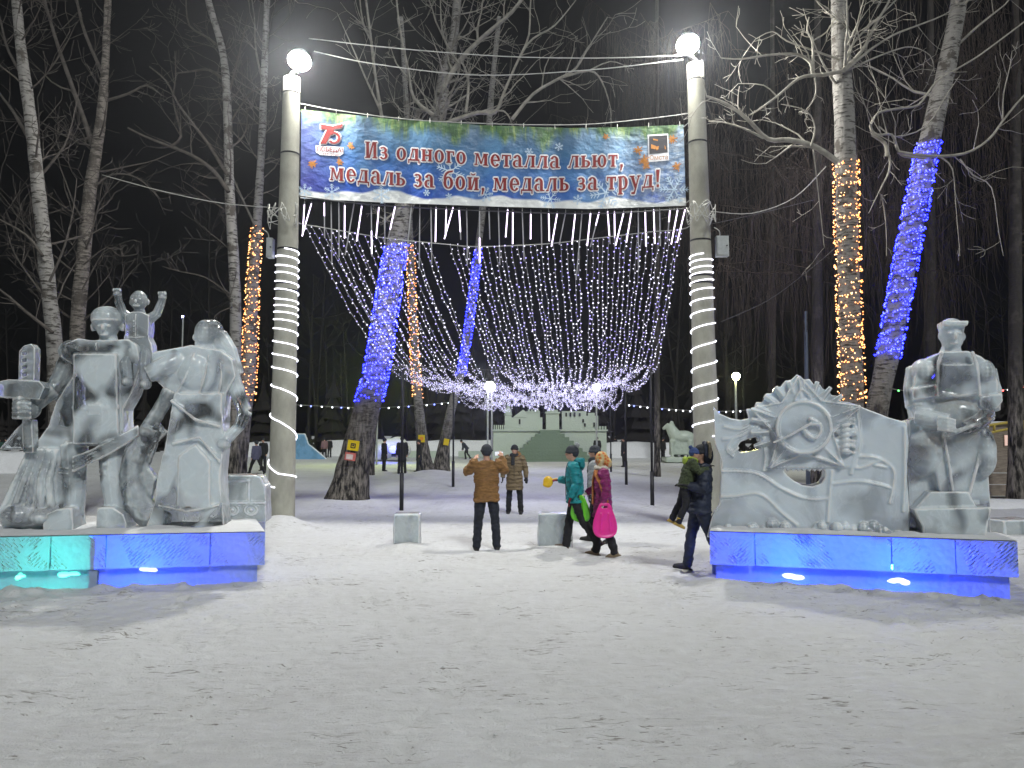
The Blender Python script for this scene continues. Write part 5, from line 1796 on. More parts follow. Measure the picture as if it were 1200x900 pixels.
# upper arms, rolled cuffs, forearms folded onto a hammer handle
ft(mb, FR, WOF, [(1076, 432, .05), (1071, 455, .0), (1072, 478, -.08)], [13, 12, 12], sW)
ft(mb, FR, WOF, [(1157, 434, .05), (1162, 458, .0), (1158, 480, -.08)], [12, 11, 11], sW)
slab(mb, FR, WOF, [(1064, 456), (1092, 452), (1093, 466), (1065, 470)], -.24, .12)
slab(mb, FR, WOF, [(1141, 466), (1167, 462), (1169, 471), (1162, 480), (1143, 478)], -.22, .12)
ft(mb, FR, WOF, [(1074, 488, -.1), (1090, 492, -.26), (1104, 494, -.32)], [11, 9, 7], sW)
for k in range(4): mb.tube([Wq(1090, 490 + k * 4.4, -.36), Wq(1100, 491 + k * 4.4, -.42), Wq(1110, 494 + k * 4, -.38)], .028, 7)
ft(mb, FR, WOF, [(1154, 484, -.1), (1140, 494, -.24), (1124, 502, -.30)], [10, 8, 7], sW)
mb.tube([Wq(1100, 510, -.36), Wq(1128, 500, -.36), Wq(1158, 490, -.2)], .035, 8)
# lap, knees and apron falling behind the anvil
slab(mb, FR, WOF, [(1063, 492), (1080, 488), (1150, 492), (1162, 510), (1163, 530), (1156, 556), (1158, 585), (1158, 646), (1062, 644), (1063, 560)], -.10, .34)
fe(mb, FR, WOF, 1082, 530, -.10, 20, 28, .20, sW)
fe(mb, FR, WOF, 1150, 530, -.10, 13, 28, .2, sW)
slab(mb, FR, WOF, [(1086, 505), (1148, 502), (1140, 540), (1132, 582), (1098, 582), (1090, 545)], -.22, .1)
mb.tube([Wq(1100, 510, -.26), Wq(1106, 545, -.26), Wq(1110, 575, -.26)], .018, 6)
mb.tube([Wq(1147, 505, -.22), Wq(1138, 545, -.24), Wq(1128, 580, -.24)], .025, 6)
sculpt('seated_worker', mb, M['ice'], wk, .0145, 2, .010, 3.4)
mb = MB()
slab(mb, FR, WOF, [(1082, 574), (1126, 574), (1134, 590), (1066, 592)], -.34, .0)
slab(mb, FR, WOF, [(1062, 593), (1150, 591), (1146, 612), (1142, 640), (1074, 640), (1072, 612)], -.40, .0)
sculpt('anvil', mb, M['ice'], wk, .016, 1, .008, 4)
rebase(wk, FR.W(FR.u(1112), WOF, Z2))

# spare blocks of ice
def ice_block(x0, x1, ytop, ybot, depth, label, lean=0.0, name='ice_block'):
    a, b = G(x0, ybot), G(x1, ybot)
    wd = (b - a).length
    h = (ybot - ytop) * a.y / F
    mb = MB()
    mb.box((0, 0, h / 2 - .05), (wd, depth, h + .1))
    o = sculpt(name, mb, M['ice_block'], None, .02, 2, .012, 3)
    o.location = (a + b) / 2 + Vector((0, depth / 2, 0))
    o.rotation_euler.z = lean
    return tag(o, label, 'ice block')
ice_block(460, 491, 603, 640, .42, 'plain cube of clear ice standing alone on the snow left of the photographer', .05)
ice_block(632, 672, 603, 645, .45, 'plain cube of clear ice half hidden behind the woman in turquoise', -.12)
ice_block(1172, 1215, 610, 642, .5, 'snowy lump of ice behind the right end of the right plinth', .2)
# ================================================================== people
M['skin'] = plain('skin', (0.56, 0.33, 0.24), 0.55, var=0.08, bump=0.03)
M['dark_eye'] = plain('eye', (0.02, 0.016, 0.014), 0.3, var=0.05, bump=0)
M['boot_black'] = plain('black_boot', (0.018, 0.017, 0.017), 0.6, var=0.3)
M['boot_tan'] = plain('tan_boot', (0.21, 0.16, 0.10), 0.8, var=0.3)
M['boot_brown'] = plain('brown_boot', (0.10, 0.075, 0.055), 0.8, var=0.3)
M['boot_mustard'] = plain('mustard_boot', (0.38, 0.26, 0.05), 0.7, var=0.3)
M['jeans'] = plain('dark_jeans', (0.018, 0.021, 0.030), 0.85, var=0.35, scale=20)
M['black_cloth'] = plain('black_cloth', (0.016, 0.016, 0.018), 0.85, var=0.35, scale=14)
M['navy'] = plain('navy_cloth', (0.016, 0.022, 0.042), 0.6, var=0.35, scale=10, bump=.4)
def cloth(name, col, **k): 
    M[name] = plain(name, col, k.get('rough', .7), var=k.get('var', .22), scale=k.get('scale', 12), bump=k.get('bump', .5), spec=.25, stretch=k.get('stretch', (1, 1, 3)), quilt=k.get('quilt', 0))
    return M[name]
cloth('brown_suede', (0.22, 0.115, 0.04), var=.40)
cloth('olive_down', (0.155, 0.115, 0.065), stretch=(.6, .6, 4), quilt=3.2)
cloth('turquoise_shell', (0.012, 0.22, 0.25), rough=.5, var=.35, scale=6)
cloth('magenta_shell', (0.20, 0.02, 0.105), rough=.5, quilt=2.6, var=.35)
cloth('camo_shell', (0.05, 0.065, 0.03), var=.9, scale=26)
cloth('green_shell', (0.02, 0.06, 0.045))
cloth('pink_shell', (0.22, 0.13, 0.13))
cloth('violet_shell', (0.10, 0.10, 0.16))
cloth('grey_shell', (0.25, 0.27, 0.28))
cloth('knit_blue', (0.045, 0.075, 0.20), scale=40)
cloth('knit_black', (0.02, 0.022, 0.026), scale=40)
cloth('knit_dark', (0.035, 0.04, 0.05), scale=40)
cloth('fur_tan', (0.30, 0.17, 0.07), scale=50, bump=1.0)
cloth('fur_cream', (0.50, 0.42, 0.28), scale=50, bump=1.0)
cloth('scarf_orange', (0.40, 0.15, 0.05), var=.6, scale=30)
cloth('scarf_white', (0.58, 0.55, 0.48), scale=30)
cloth('glove_black', (0.02, 0.02, 0.022))
cloth('glove_burgundy', (0.16, 0.02, 0.03))
cloth('lime_shell', (0.30, 0.40, 0.05))
def kerchief_mat():
    m, nt, b, L = nodes('flowered_kerchief')
    tc = N(nt, 'TexCoord')
    vo = N(nt, 'TexVoronoi', Scale=16.0)
    L.new(tc.outputs['Object'], vo.inputs['Vector'])
    r = ramp(nt, vo.outputs['Distance'], [(.25, (0.48, 0.10, 0.03)), (.42, (0.55, 0.30, 0.08)), (.6, (0.50, 0.40, 0.22))])
    L.new(r.outputs[0], b.inputs['Base Color'])
    b.inputs['Roughness'].default_value = .8
    return m
M['kerchief'] = kerchief_mat()

def rotx(v, a): return Matrix.Rotation(a, 3, 'X') @ Vector(v)
def person(label, pos, rz, H, legs, arms, jacket, trousers, boots, hat=None, hood=None, hem=.80, gloves=None, scarf=None, pompom=None,
           lean=0.0, detail=True, head_turn=0.0, head_tilt=0.0, group=None, bulk=1.0, skirt=1.0, wrinkle=.018, hat_style='knit', kids=None, seat=None):
    """a standing figure that faces +Y before being turned by rz.
    legs = ((hip swing, knee bend, side), same) for left (-x) and right (+x), degrees; arms = ((elbow), (wrist)) offsets from the shoulder, left and right"""
    k = H / 1.75
    vox = .0125 if detail else .024
    pel = Vector((0, 0, .93))
    foots, joints = [], []
    for s_, (a, bnd, sp) in zip((-1, 1), legs):
        hip = pel + Vector((s_ * .095, 0, -.02))
        a_, b_ = R(a), R(bnd)
        d1 = Vector((s_ * math.sin(R(sp)), math.sin(a_), -math.cos(a_))).normalized()
        d2 = Vector((s_ * math.sin(R(sp)) * .6, math.sin(a_ - b_), -math.cos(a_ - b_))).normalized()
        kn = hip + d1 * .43
        an = kn + d2 * .42
        joints.append((hip, kn, an, a_ - b_))
    low = min(j[2].z for j in joints) - .085
    if seat is not None: low = seat
    sh = Vector((0, 0, -low))
    joints = [(h + sh, n_ + sh, a_ + sh, g) for h, n_, a_, g in joints]
    pel = pel + sh
    def up(x, y, z):
        """torso point given upright coordinates, leaned about the pelvis"""
        v = Vector((x, y, z)) - Vector((0, 0, .93))
        return pel + rotx(v, -lean)
    shoulders = [up(-.185, 0, 1.425), up(.185, 0, 1.425)]
    neck = up(0, .0, 1.47)
    headc = up(0, .025, 1.635)
    Hm = Matrix.Rotation(head_turn, 3, 'Z') @ Matrix.Rotation(-lean * .4 - head_tilt, 3, 'X')
    def hd(x, y, z): return headc + Hm @ Vector((x, y, z))
    root_mb = MB()
    # body: one continuous surface from head to feet
    root_mb.ell(headc, (.074, .094, .112), 16, 12, rot=Hm)
    root_mb.ell(hd(0, .03, -.06), (.056, .062, .055), 12, 8, rot=Hm)
    if detail:
        root_mb.tube([hd(0, .085, .012), hd(0, .112, -.025), hd(0, .09, -.032)], [.010, .016, .012], 8)
        root_mb.ell(hd(0, .088, -.062), (.024, .012, .008), 8, 6, rot=Hm)
        for s_ in (-1, 1):
            root_mb.ell(hd(s_ * .077, -.005, -.008), (.012, .02, .03), 8, 6, rot=Hm)
            root_mb.ell(hd(s_ * .036, .062, -.025), (.024, .022, .02), 8, 6, rot=Hm)
    root_mb.tube([headc + Hm @ Vector((0, -.01, -.07)), neck, up(0, 0, 1.40)], [.052, .055, .075], 12)
    root_mb.tube([up(0, 0, .90), up(0, 0, 1.05), up(0, .01, 1.25), up(0, 0, 1.40), up(0, 0, 1.45)], [(.15, .10), (.13, .09), (.15, .10), (.16, .09), (.08, .06)], 14, ax=(1, 0, 0))
    for h, n_, a_, g in joints:
        root_mb.tube([h, n_, a_ + Vector((0, 0, -.04))], [.080, .055, .042], 10)
        fw = Vector((0, math.cos(g), math.sin(g)))
        root_mb.tube([a_ + Vector((0, 0, -.05)), a_ + fw * .14 + Vector((0, 0, -.06))], [.045, .035], 8)
    hands = []
    for i, s_ in enumerate((-1, 1)):
        e = shoulders[i] + Vector(arms[i][0]); w_ = e + Vector(arms[i][1])
        hands.append((e, w_))
        root_mb.tube([shoulders[i], e, w_], [.055, .042, .032], 10)
    def hand_geo(mb, i, g):
        e, w_ = hands[i]
        d = (w_ - e).normalized()
        side = d.cross(Vector((0, 0, 1)))
        side = side.normalized() if side.length > .2 else Vector((0, 1, 0))
        nrm = side.cross(d).normalized()
        r_ = 1.25 if g else 1.0
        mb.tube([w_ - d * .03, w_ + d * .02, w_ + d * .085], [(.026 * r_, .02 * r_), (.038 * r_, .018 * r_), (.04 * r_, .015 * r_)], 10, ax=side)
        for f_, ln in zip((-1.5, -.5, .5, 1.5), (.068, .08, .074, .055)):
            b0 = w_ + d * .08 + side * (.0185 * f_)
            mb.tube([b0, b0 + d * ln * .5 - nrm * .006, b0 + d * ln * .8 - nrm * .026, b0 + d * ln * .85 - nrm * .04], [.0088 * r_, .0085 * r_, .008 * r_, .007 * r_], 7)
        sg = 1 if i == 0 else -1
        t0 = w_ + d * .025 + side * .034 * sg
        mb.tube([t0, t0 + d * .03 + side * .022 * sg - nrm * .008, t0 + d * .065 + side * .02 * sg - nrm * .024], [.012 * r_, .0105 * r_, .008 * r_], 7)
    for i in (0, 1):
        hand_geo(root_mb, i, False)
    body = sculpt('person', root_mb, M['skin'], None, vox * .85 if detail else vox, 2)
    tag(body, label, 'person', group)
    def part(name, mb, mat, v=vox, sm=2, disp=0.0, ds=9, st=(1, 1, 1)):
        return sculpt(name, mb, mat, body, v, sm, disp, ds, st)
    # trousers
    mb = MB()
    mb.tube([up(0, 0, 1.02), pel + Vector((0, 0, .02)), pel + Vector((0, 0, -.10))], [(.155, .115), (.175, .135), (.15, .12)], 16, ax=(1, 0, 0))
    for h, n_, a_, g in joints:
        mb.tube([h + Vector((0, 0, .02)), h.lerp(n_, .5), n_, n_.lerp(a_, .5), a_ + Vector((0, 0, -.035))], [.108, .094, .078, .074, .070], 14)
    part('trousers', mb, trousers, disp=.015, ds=8, st=(1, 1, 1.6))
    # boots
    for h, n_, a_, g in joints:
        mb = MB()
        fw = Vector((0, math.cos(g), math.sin(g) * .9))
        upv = Vector((0, -math.sin(g), math.cos(g)))
        mb.tube([a_ + upv * .14 * .7, a_ + upv * .02, a_ - upv * .05], [.062, .056, .06], 12)
        mb.tube([a_ - fw * .055 - upv * .04, a_ + fw * .03 - upv * .038, a_ + fw * .12 - upv * .046, a_ + fw * .185 - upv * .055], [(.045, .042), (.048, .048), (.05, .036), (.035, .024)], 12, ax=(1, 0, 0))
        mb.tube([a_ - fw * .09 - upv * .075, a_ + fw * .05 - upv * .075, a_ + fw * .20 - upv * .075], [(.046, .013), (.05, .013), (.04, .013)], 12, ax=(1, 0, 0))
        part('boot', mb, boots, disp=.004)
    # jacket or coat
    mb = MB()
    b_ = bulk
    prof = [(1.50, .085, .085), (1.455, .15, .10), (1.38, .195, .125), (1.22, .20, .145), (1.06, .19, .145), (.95, .20 * skirt, .15 * skirt)]
    if hem < .93: prof.append((max(hem, .80), .205 * skirt, .155 * skirt))
    if hem < .78: prof.append((hem, .215 * skirt, .17 * skirt))
    mb.tube([up(0, .005, z) for z, _, _ in prof], [(x * b_, y * b_) for _, x, y in prof], 20, ax=(1, 0, 0))
    if detail:
        mb.tube([up(.20 * b_ * math.cos(t * PI / 10), .15 * b_ * math.sin(t * PI / 10) + .005, hem + .03) for t in range(21)], .018, 6)
    for i in (0, 1):
        e, w_ = hands[i]
        s0 = shoulders[i]
        mid = s0.lerp(e, .5)
        mb.tube([s0 + Vector((-.05 * (-1, 1)[i], 0, .01)), s0, mid, e, e.lerp(w_, .5), w_ + (w_ - e).normalized() * .0], [.085 * b_, .092 * b_, .084 * b_, .072 * b_, .066 * b_, .054 * b_], 14)
    part('jacket', mb, jacket, disp=wrinkle, ds=8, st=(1, 1, 2.6))
    if detail:
        # zip and pocket seams
        mb = MB()
        mb.tube([up(0, .10 * b_ + .005, 1.47), up(0, .128 * b_ + .008, 1.38), up(0, .148 * b_ + .012, 1.22), up(0, .148 * b_ + .012, 1.06), up(0, .155 * b_ * skirt + .012, max(hem, .85))], .006, 5)
        mb.build('zip', M['black_cloth'], body)
        for s_ in (-1, 1):
            mb = MB()
            mb.tube([up(s_ * .10, .125 * b_ + .012, 1.08), up(s_ * .15, .115 * b_ + .008, 1.0)], .007, 5)
            mb.build('pocket', M['black_cloth'], body)
    if gloves:
        for i in (0, 1):
            mb = MB(); hand_geo(mb, i, True); part('glove', mb, gloves, .010 if detail else .02, 1)
    # head wear
    if hat:
        mb = MB()
        if hat_style == 'knit':
            mb.ell(hd(0, -.010, .045), (.092, .112, .095), 16, 10, rot=Hm)
            mb.tube([hd(.092 * math.cos(t * PI / 8), -.005 + .106 * math.sin(t * PI / 8), .022) for t in range(17)], .018, 7)
            mb.ell(hd(0, -.035, .0), (.088, .085, .075), 12, 8, rot=Hm)
        else:   # kerchief tied over the head
            mb.ell(hd(0, -.015, .025), (.100, .118, .125), 16, 10, rot=Hm)
            mb.tube([hd(-.095, .0, .0), hd(-.08, .03, -.09), hd(0, .05, -.135), hd(.08, .03, -.09), hd(.095, .0, .0)], .035, 8)
            mb.ell(hd(0, -.10, -.06), (.095, .08, .10), 12, 8, rot=Hm)
        ho = part('hat', mb, hat, .011 if detail else .02, 1, .004, 25)
        if pompom:
            mb = MB(); mb.ell(hd(0, -.09, .135), .048, 12, 8); sculpt('pompom', mb, pompom, ho, .012, 1, .012, 40)
    if hood:
        mb = MB()
        mb.tube([up(.12 * math.cos(t), -.045 + .115 * math.sin(t), 1.515 + .035 * math.sin(t + PI)) for t in [R(-65 - i * 23 + 270 * 0) for i in range(11)]], [.03] + [.055] * 9 + [.03], 10)
        mb.ell(up(0, -.12, 1.49), (.12, .07, .075), 12, 8)
        part('hood', mb, hood, .012 if detail else .024, 1, .014, 28)
    if scarf:
        mb = MB()
        mb.tube([up(.088 * math.cos(t * PI / 8), .02 + .09 * math.sin(t * PI / 8), 1.505 + .012 * math.sin(t)) for t in range(17)], .040, 8)
        mb.tube([up(.03, .115, 1.50), up(.035, .150, 1.38), up(.03, .160 * b_, 1.24)], [(.05, .022), (.05, .018), (.055, .016)], 10, ax=(1, 0, 0))
        part('scarf', mb, scarf, .012, 1, .008, 18)
    if detail:
        for s_ in (-1, 1):
            mb = MB(); mb.ell(hd(s_ * .031, .083, .008), (.011, .008, .007), 8, 6, rot=Hm); mb.build('eye', M['dark_eye'], body, smooth=True)
    if kids: kids(body, up, hd, hands, part)
    body.scale = (k, k, k)
    body.location = pos
    body.rotation_euler = (0, 0, rz)
    hh = [Vector(pos) + Matrix.Rotation(rz, 3, 'Z') @ (h[1] * k) for h in hands]
    return body, hh
def feet(px, py): 
    g = G(px, py); g.z = hgt(g.x, g.y) - 0.005
    return g
DOWN = lambda s_: ((s_ * .06, -.01, -.29), (s_ * .01, .06, -.25))

# the photographer, seen from behind, phone raised
g = feet(570, 643)
ph, hh = person('man in a brown jacket and dark jeans seen from behind, raising a phone', g, R(4), 1.76, ((0, 0, 6), (0, 2, 7)),
       (((-.15, .15, -.14), (.13, .15, .21)), ((.13, .12, -.11), (-.04, .14, .225))), M['brown_suede'], M['jeans'], M['boot_black'], hat=M['knit_dark'], hem=.80, bulk=1.08, wrinkle=.02)
mb = MB(); mb.box((0, 0, 0), (.155, .011, .078)); 
phn = thing('phone', 'phone held up by the man in the brown jacket', 'phone')
mb.build('case', M['metal_dark'], phn)
mb = MB(); mb.box((0, -.0068, 0), (.146, .002, .070)); mb.build('screen', glow('phone_screen', (.55, .62, .75), .7), phn)
phn.location = hh[1] + Vector((-.05, .05, .06)); phn.rotation_euler = (R(-8), 0, R(4))

# the woman he photographs
person('woman in a long olive quilted coat with a fur hood, facing the photographer', feet(603, 602), R(176), 1.66, ((2, 3, 6), (-2, 2, 6)),
       (((-.10, -.02, -.27), (-.02, .05, -.24)), ((.11, -.02, -.27), (.01, .04, -.24))), M['olive_down'], M['black_cloth'], M['boot_black'], hat=M['knit_black'], hood=M['fur_tan'], hem=.60, gloves=M['glove_black'], scarf=M['knit_black'], bulk=1.02, skirt=1.05, head_turn=R(-8))

# two women walking left with sleds
def tassel_hood(body, up, hd, hands, part):
    mb = MB()
    mb.tube([up(.11 * math.cos(t), -.04 + .11 * math.sin(t), 1.51) for t in [R(20 - i * 22) for i in range(11)]], [.025] + [.042] * 9 + [.025], 9)
    mb.ell(up(0, -.13, 1.44), (.12, .06, .10), 12, 8)
    part('hood', mb, M['turquoise_shell'], .013, 1, .01, 14)
wA, hA = person('woman in a turquoise jacket and dark bobble hat walking to the left', feet(675, 648), R(82), 1.70, ((-17, 20, 2), (15, 6, 2)),
       (((-.07, -.06, -.28), (-.01, .10, -.24)), ((.04, .10, -.26), (0, .19, .0))), M['turquoise_shell'], M['black_cloth'], M['boot_brown'], hat=M['knit_dark'], pompom=M['grey_shell'], hem=.80, gloves=M['glove_burgundy'], kids=tassel_hood, bulk=1.02, lean=R(3))
def sash(body, up, hd, hands, part):
    mb = MB()
    mb.tube([up(.088 * math.cos(t * PI / 8), .02 + .09 * math.sin(t * PI / 8), 1.50) for t in range(17)], .042, 8)
    part('collar', mb, M['scarf_white'], .012, 1, .01, 22)
    mb = MB()
    mb.tube(smooth_path([up(-.06, .11, 1.46), up(-.17, .10, 1.36), up(-.235, .03, 1.22), up(-.25, -.02, 1.05), up(-.23, -.05, .92)], 3), [(.045, .02)] * 13, 8, ax=(0, 1, 0))
    mb.tube(smooth_path([up(.02, .13, 1.45), up(.0, .165, 1.30), up(-.02, .175, 1.10), up(-.03, .175, .88)], 3), [(.05, .02)] * 10, 8, ax=(1, 0, 0))
    part('shawl', mb, M['scarf_orange'], .012, 1, .008, 18)
wB, hB = person('woman in a magenta coat and flowered kerchief walking to the left', feet(707, 652), R(86), 1.63, ((-9, 8, 2), (13, 10, 2)),
       (((-.08, -.05, -.27), (-.01, .06, -.24)), ((.05, .10, -.26), (0, .18, -.12))), M['magenta_shell'], M['black_cloth'], M['boot_tan'], hat=M['kerchief'], hat_style='kerchief', hem=.66, gloves=M['scarf_white'], kids=sash, bulk=1.02, skirt=1.05, head_tilt=R(8))
person('person in a dark hat almost hidden behind the woman in magenta', feet(699, 634), R(70), 1.74, ((-14, 10, 3), (14, 8, 3)), (DOWN(-1), DOWN(1)),
       M['grey_shell'], M['black_cloth'], M['boot_black'], hat=M['knit_dark'], hem=.82, gloves=M['glove_black'], scarf=M['knit_dark'])

# sleds and the yellow scoop they carry
def plastic(name, col): return plain(name, col, .32, var=.10, scale=4, bump=.03, spec=.5)
def sled(outline, ctr, rz, mat, label, tilt=0.0, handle=True):
    """flat drop-shaped plastic slider with a raised rim and a grip hole; outline in metres (x, z)"""
    mb = MB()
    n_ = len(outline)
    hole = [(-.05, .20), (.05, .20), (.05, .235), (-.05, .235)] if handle else None
    def side(y): return [Vector((x, y, z)) for x, z in outline]
    mb.prism(side(-.012), side(.012), [([Vector((x, -.012, z)) for x, z in hole], [Vector((x, .012, z)) for x, z in hole])] if hole else [])
    pts = [Vector((x, 0, z)) for x, z in outline + outline[:1]]
    mb.tube(smooth_path(pts, 3), .022, 8)
    for x in (-.06, .06): mb.tube([Vector((x, -.012, .12)), Vector((x * 1.3, -.016, -.17))], .014, 6)
    o = sculpt('plastic_sled', mb, mat, None, .0085, 2)
    o.location = ctr; o.rotation_euler = (R(tilt), 0, rz)
    return tag(o, label, 'sled')
drop = [(-.07, .28), (.07, .28), (.13, .16), (.185, 0), (.20, -.13), (.16, -.22), (.06, -.26), (-.06, -.26), (-.16, -.22), (-.20, -.13), (-.185, 0), (-.13, .16)]
sled([(x * .88, z * .92) for x, z in drop], hB[0] + Vector((.02, -.05, -.27)), R(8), plastic('pink_plastic', (0.72, 0.03, 0.26)), 'bright pink plastic sled in the hand of the woman in magenta', -4)
sled([(x * .78, z * .72) for x, z in drop], hA[0] + Vector((.16, .10, -.20)), R(-30), plastic('green_plastic', (0.13, 0.55, 0.02)), 'lime green plastic sled hanging between the two women', 6)
mb = MB()
mb.ell((0, 0, 0), (.085, .04, .10), 18, 12)
mb.tube([(.05, 0, .02), (.11, .0, .04), (.16, 0, .05)], [.024, .018, .018], 8)
mb.ell((-.035, 0, -.045), (.055, .045, .045), 12, 8)
sc_ = sculpt('plastic_scoop', mb, plastic('yellow_plastic', (0.75, 0.46, 0.02)), None, .010, 2)
sc_.location = hA[1] + Vector((-.17, 0, -.03))
tag(sc_, 'yellow plastic slider held out in front by the woman in turquoise', 'sled')

# the father carrying a child
def fur_hood(body, up, hd, hands, part):
    mb = MB()
    mb.tube([hd(.105 * math.cos(t), -.045, .035 + .13 * math.sin(t)) for t in [R(-30 + i * 24) for i in range(11)]], .030, 8)
    mb.ell(hd(0, -.085, -.02), (.115, .085, .15), 14, 10)
    part('hood', mb, M['navy'], .013, 1, .008, 14)
    mb = MB()
    mb.tube([hd(.112 * math.cos(t), -.10, .03 + .13 * math.sin(t)) for t in [R(-50 + i * 28) for i in range(11)]], .026, 8)
    part('hood_trim', mb, M['fur_cream'], .013, 1, .014, 34)
g = feet(821, 672)
fa, hF = person('man in a dark navy jacket walking to the left with a child in his arms', g, R(88), 1.74, ((-17, 8, 3), (13, 4, 2)),
       (((-.09, .06, -.27), (.07, .17, .04)), ((.09, .06, -.27), (-.09, .17, .03))), M['navy'], M['navy'], M['boot_black'], hat=M['knit_black'], kids=fur_hood, hem=.80, bulk=1.10, lean=R(-5), wrinkle=.02, gloves=M['glove_black'])
def child_hat(body, up, hd, hands, part):
    mb = MB()
    mb.ell(up(0, -.13, 1.44), (.13, .07, .10), 12, 8)
    part('hood', mb, M['lime_shell'], .014, 1, .01, 14)
cpos = P(803, 600, g.y)
person('small child in a camouflage suit and blue hat carried by the man in navy', (cpos.x, g.y - .06, .66), R(-95), 1.10, ((-14, 14, 14), (-4, 22, 12)),
       (((-.10, .14, -.20), (.05, .20, .10)), ((.10, .14, -.20), (-.05, .20, .10))), M['camo_shell'], M['black_cloth'], M['boot_mustard'], hat=M['knit_blue'], pompom=M['knit_blue'], kids=child_hat, hem=.84, bulk=1.15, seat=0.0, gloves=M['glove_black'], scarf=M['lime_shell'], lean=R(14))

# people farther off
W0 = ((12, 6, 4), (-12, 8, 4))
ST_ = ((2, 2, 5), (-2, 2, 5))
def far(label, px, py, rz, H, jacket, trousers=None, legs=ST_, hat=None, hem=.8, lean=0.0, arms=None, group=None, z=None):
    p = feet(px, py)
    if z is not None: p = Vector((p.x, p.y, z))
    return person(label, p, rz, H, legs, arms or (DOWN(-1), DOWN(1)), M[jacket], M[trousers or 'black_cloth'], M['boot_black'], hat=M[hat or 'knit_black'], hem=hem, detail=False, lean=lean, group=group)
far('man in a long black coat beside the thin pole, turned away from the gate', 471, 556, R(20), 1.78, 'black_cloth', hem=.62)
far('person in black with a pale scarf left of the man in the long coat', 450, 552, R(-60), 1.74, 'black_cloth', hem=.6)
far('shorter person in black walking beside the forked birches', 491, 555, R(110), 1.60, 'black_cloth', legs=W0, hem=.6)
far('skater in dark clothes bending forward beyond the forked birches', 547, 538, R(100), 1.75, 'knit_dark', legs=((22, 30, 8), (-10, 25, 10)), lean=R(38))
far('person in a green jacket standing below the blue ice slide', 359, 537, R(10), 1.72, 'green_shell', hat='fur_cream')
far('person in a pinkish jacket right of the blue ice slide', 380, 537, R(30), 1.70, 'pink_shell', hat='knit_dark')
far('person in black close behind the one in the pinkish jacket', 386, 536, R(-20), 1.66, 'black_cloth')
far('child in bright clothes by the far snow bank between the forked birches', 509, 532, R(180), 1.1, 'pink_shell', hat='knit_dark')
far('person in a violet jacket striding left of the left lamp column', 300, 556, R(60), 1.70, 'violet_shell', legs=((30, 10, 2), (-28, 12, 2)), hat='knit_dark')
far('person in black standing right behind the striding one at the left column', 308, 552, R(160), 1.74, 'black_cloth')
far('person in black sitting on the edge of the ice palace steps', 583, 531, R(-70), 1.6, 'black_cloth', legs=((70, 80, 6), (66, 80, 6)), lean=R(12))
far('dark figure standing at the right end of the ice palace', 700, 540, R(160), 1.76, 'black_cloth', hem=.6)
far('person in black walking beyond the second thin pole on the right', 721, 532, R(30), 1.72, 'black_cloth', legs=W0)
far('tall person in a black coat beside the third thin pole', 731, 547, R(100), 1.78, 'black_cloth', hem=.62)
far('person in black with a bag facing the ice horse', 777, 541, R(-60), 1.74, 'black_cloth')
far('short person in black beside the ice horse', 792, 541, R(-110), 1.50, 'black_cloth')
far('person in black bending at the hind legs of the ice horse', 806, 537, R(80), 1.65, 'black_cloth', lean=R(35))
far('dark figure at the left edge behind the ice sculpture', 6, 540, R(70), 1.72, 'black_cloth')
far('person in dark clothes at the left edge beside the dark figure', -2, 545, R(200), 1.70, 'green_shell')

# ================================================================== signs on the trees
def tree_sign(px, py, Y, w_, h_, rz, mats, label, name='sign', mark=True, tilt=0.0):
    root = thing(name, label, 'sign')
    mb = MB(); mb.box((0, 0, 0), (w_, .012, h_)); mb.build('plate', mats[0], root)
    if mark == 'pole':
        mb = MB()
        for i, (x, z, a, b) in enumerate(((0, .05, .14, .03), (-.06, -.02, .03, .12), (.06, -.02, .03, .12), (0, -.07, .10, .03), (0, 0, .05, .05))):
            mb.box((x * w_ / .34, -.009 - .0006 * i, z * h_ / .30), (a * w_ / .34, .004, b * h_ / .30))
        mb.build('pictogram', mats[1], root)
    elif mark == 'dot':
        mb = MB(); mb.tube([(0, -.006, 0), (0, -.011, 0)], w_ * .3, 16); mb.build('disc', mats[1], root)
    elif mark == 'notice':
        mb = MB()
        mb.box((-w_ * .06, -.0085, -.01), (w_ * .62, .004, h_ * .62))
        mb.build('sheet', mats[1], root)
    root.location = P(px, py, Y)
    root.rotation_euler = (0, R(tilt), rz)
M['sign_yellow'] = plain('yellow_plate', (0.62, 0.46, 0.01), .4, var=.08)
M['sign_black'] = plain('black_print', (0.02, 0.02, 0.02), .5, var=.1)
M['sign_red'] = plain('faded_red', (0.45, 0.12, 0.10), .5, var=.3)
M['sign_pale'] = plain('pale_paper', (0.55, 0.48, 0.45), .6, var=.2)
M['sign_orange'] = plain('orange_print', (0.65, 0.25, 0.02), .5, var=.1)
tree_sign(414, 522, 21.42, .32, .28, 0, (M['sign_yellow'], M['sign_black']), 'yellow sign with a black pictogram on the big leaning birch', mark='pole', tilt=8)
tree_sign(410.5, 535, 21.38, .30, .22, 0, (M['sign_red'], M['sign_pale']), 'faded red and white notice below the yellow sign', mark='notice', tilt=8)
tree_sign(494, 514, 39.55, .34, .38, 0, (M['sign_yellow'], M['sign_orange']), 'yellow plate with an orange disc on the left stem of the forked birches', mark='dot')
tree_sign(523, 518, 40.6, .28, .34, 0, (M['sign_yellow'], M['sign_yellow']), 'plain yellow plate on the right stem of the forked birches', mark=None, tilt=10)

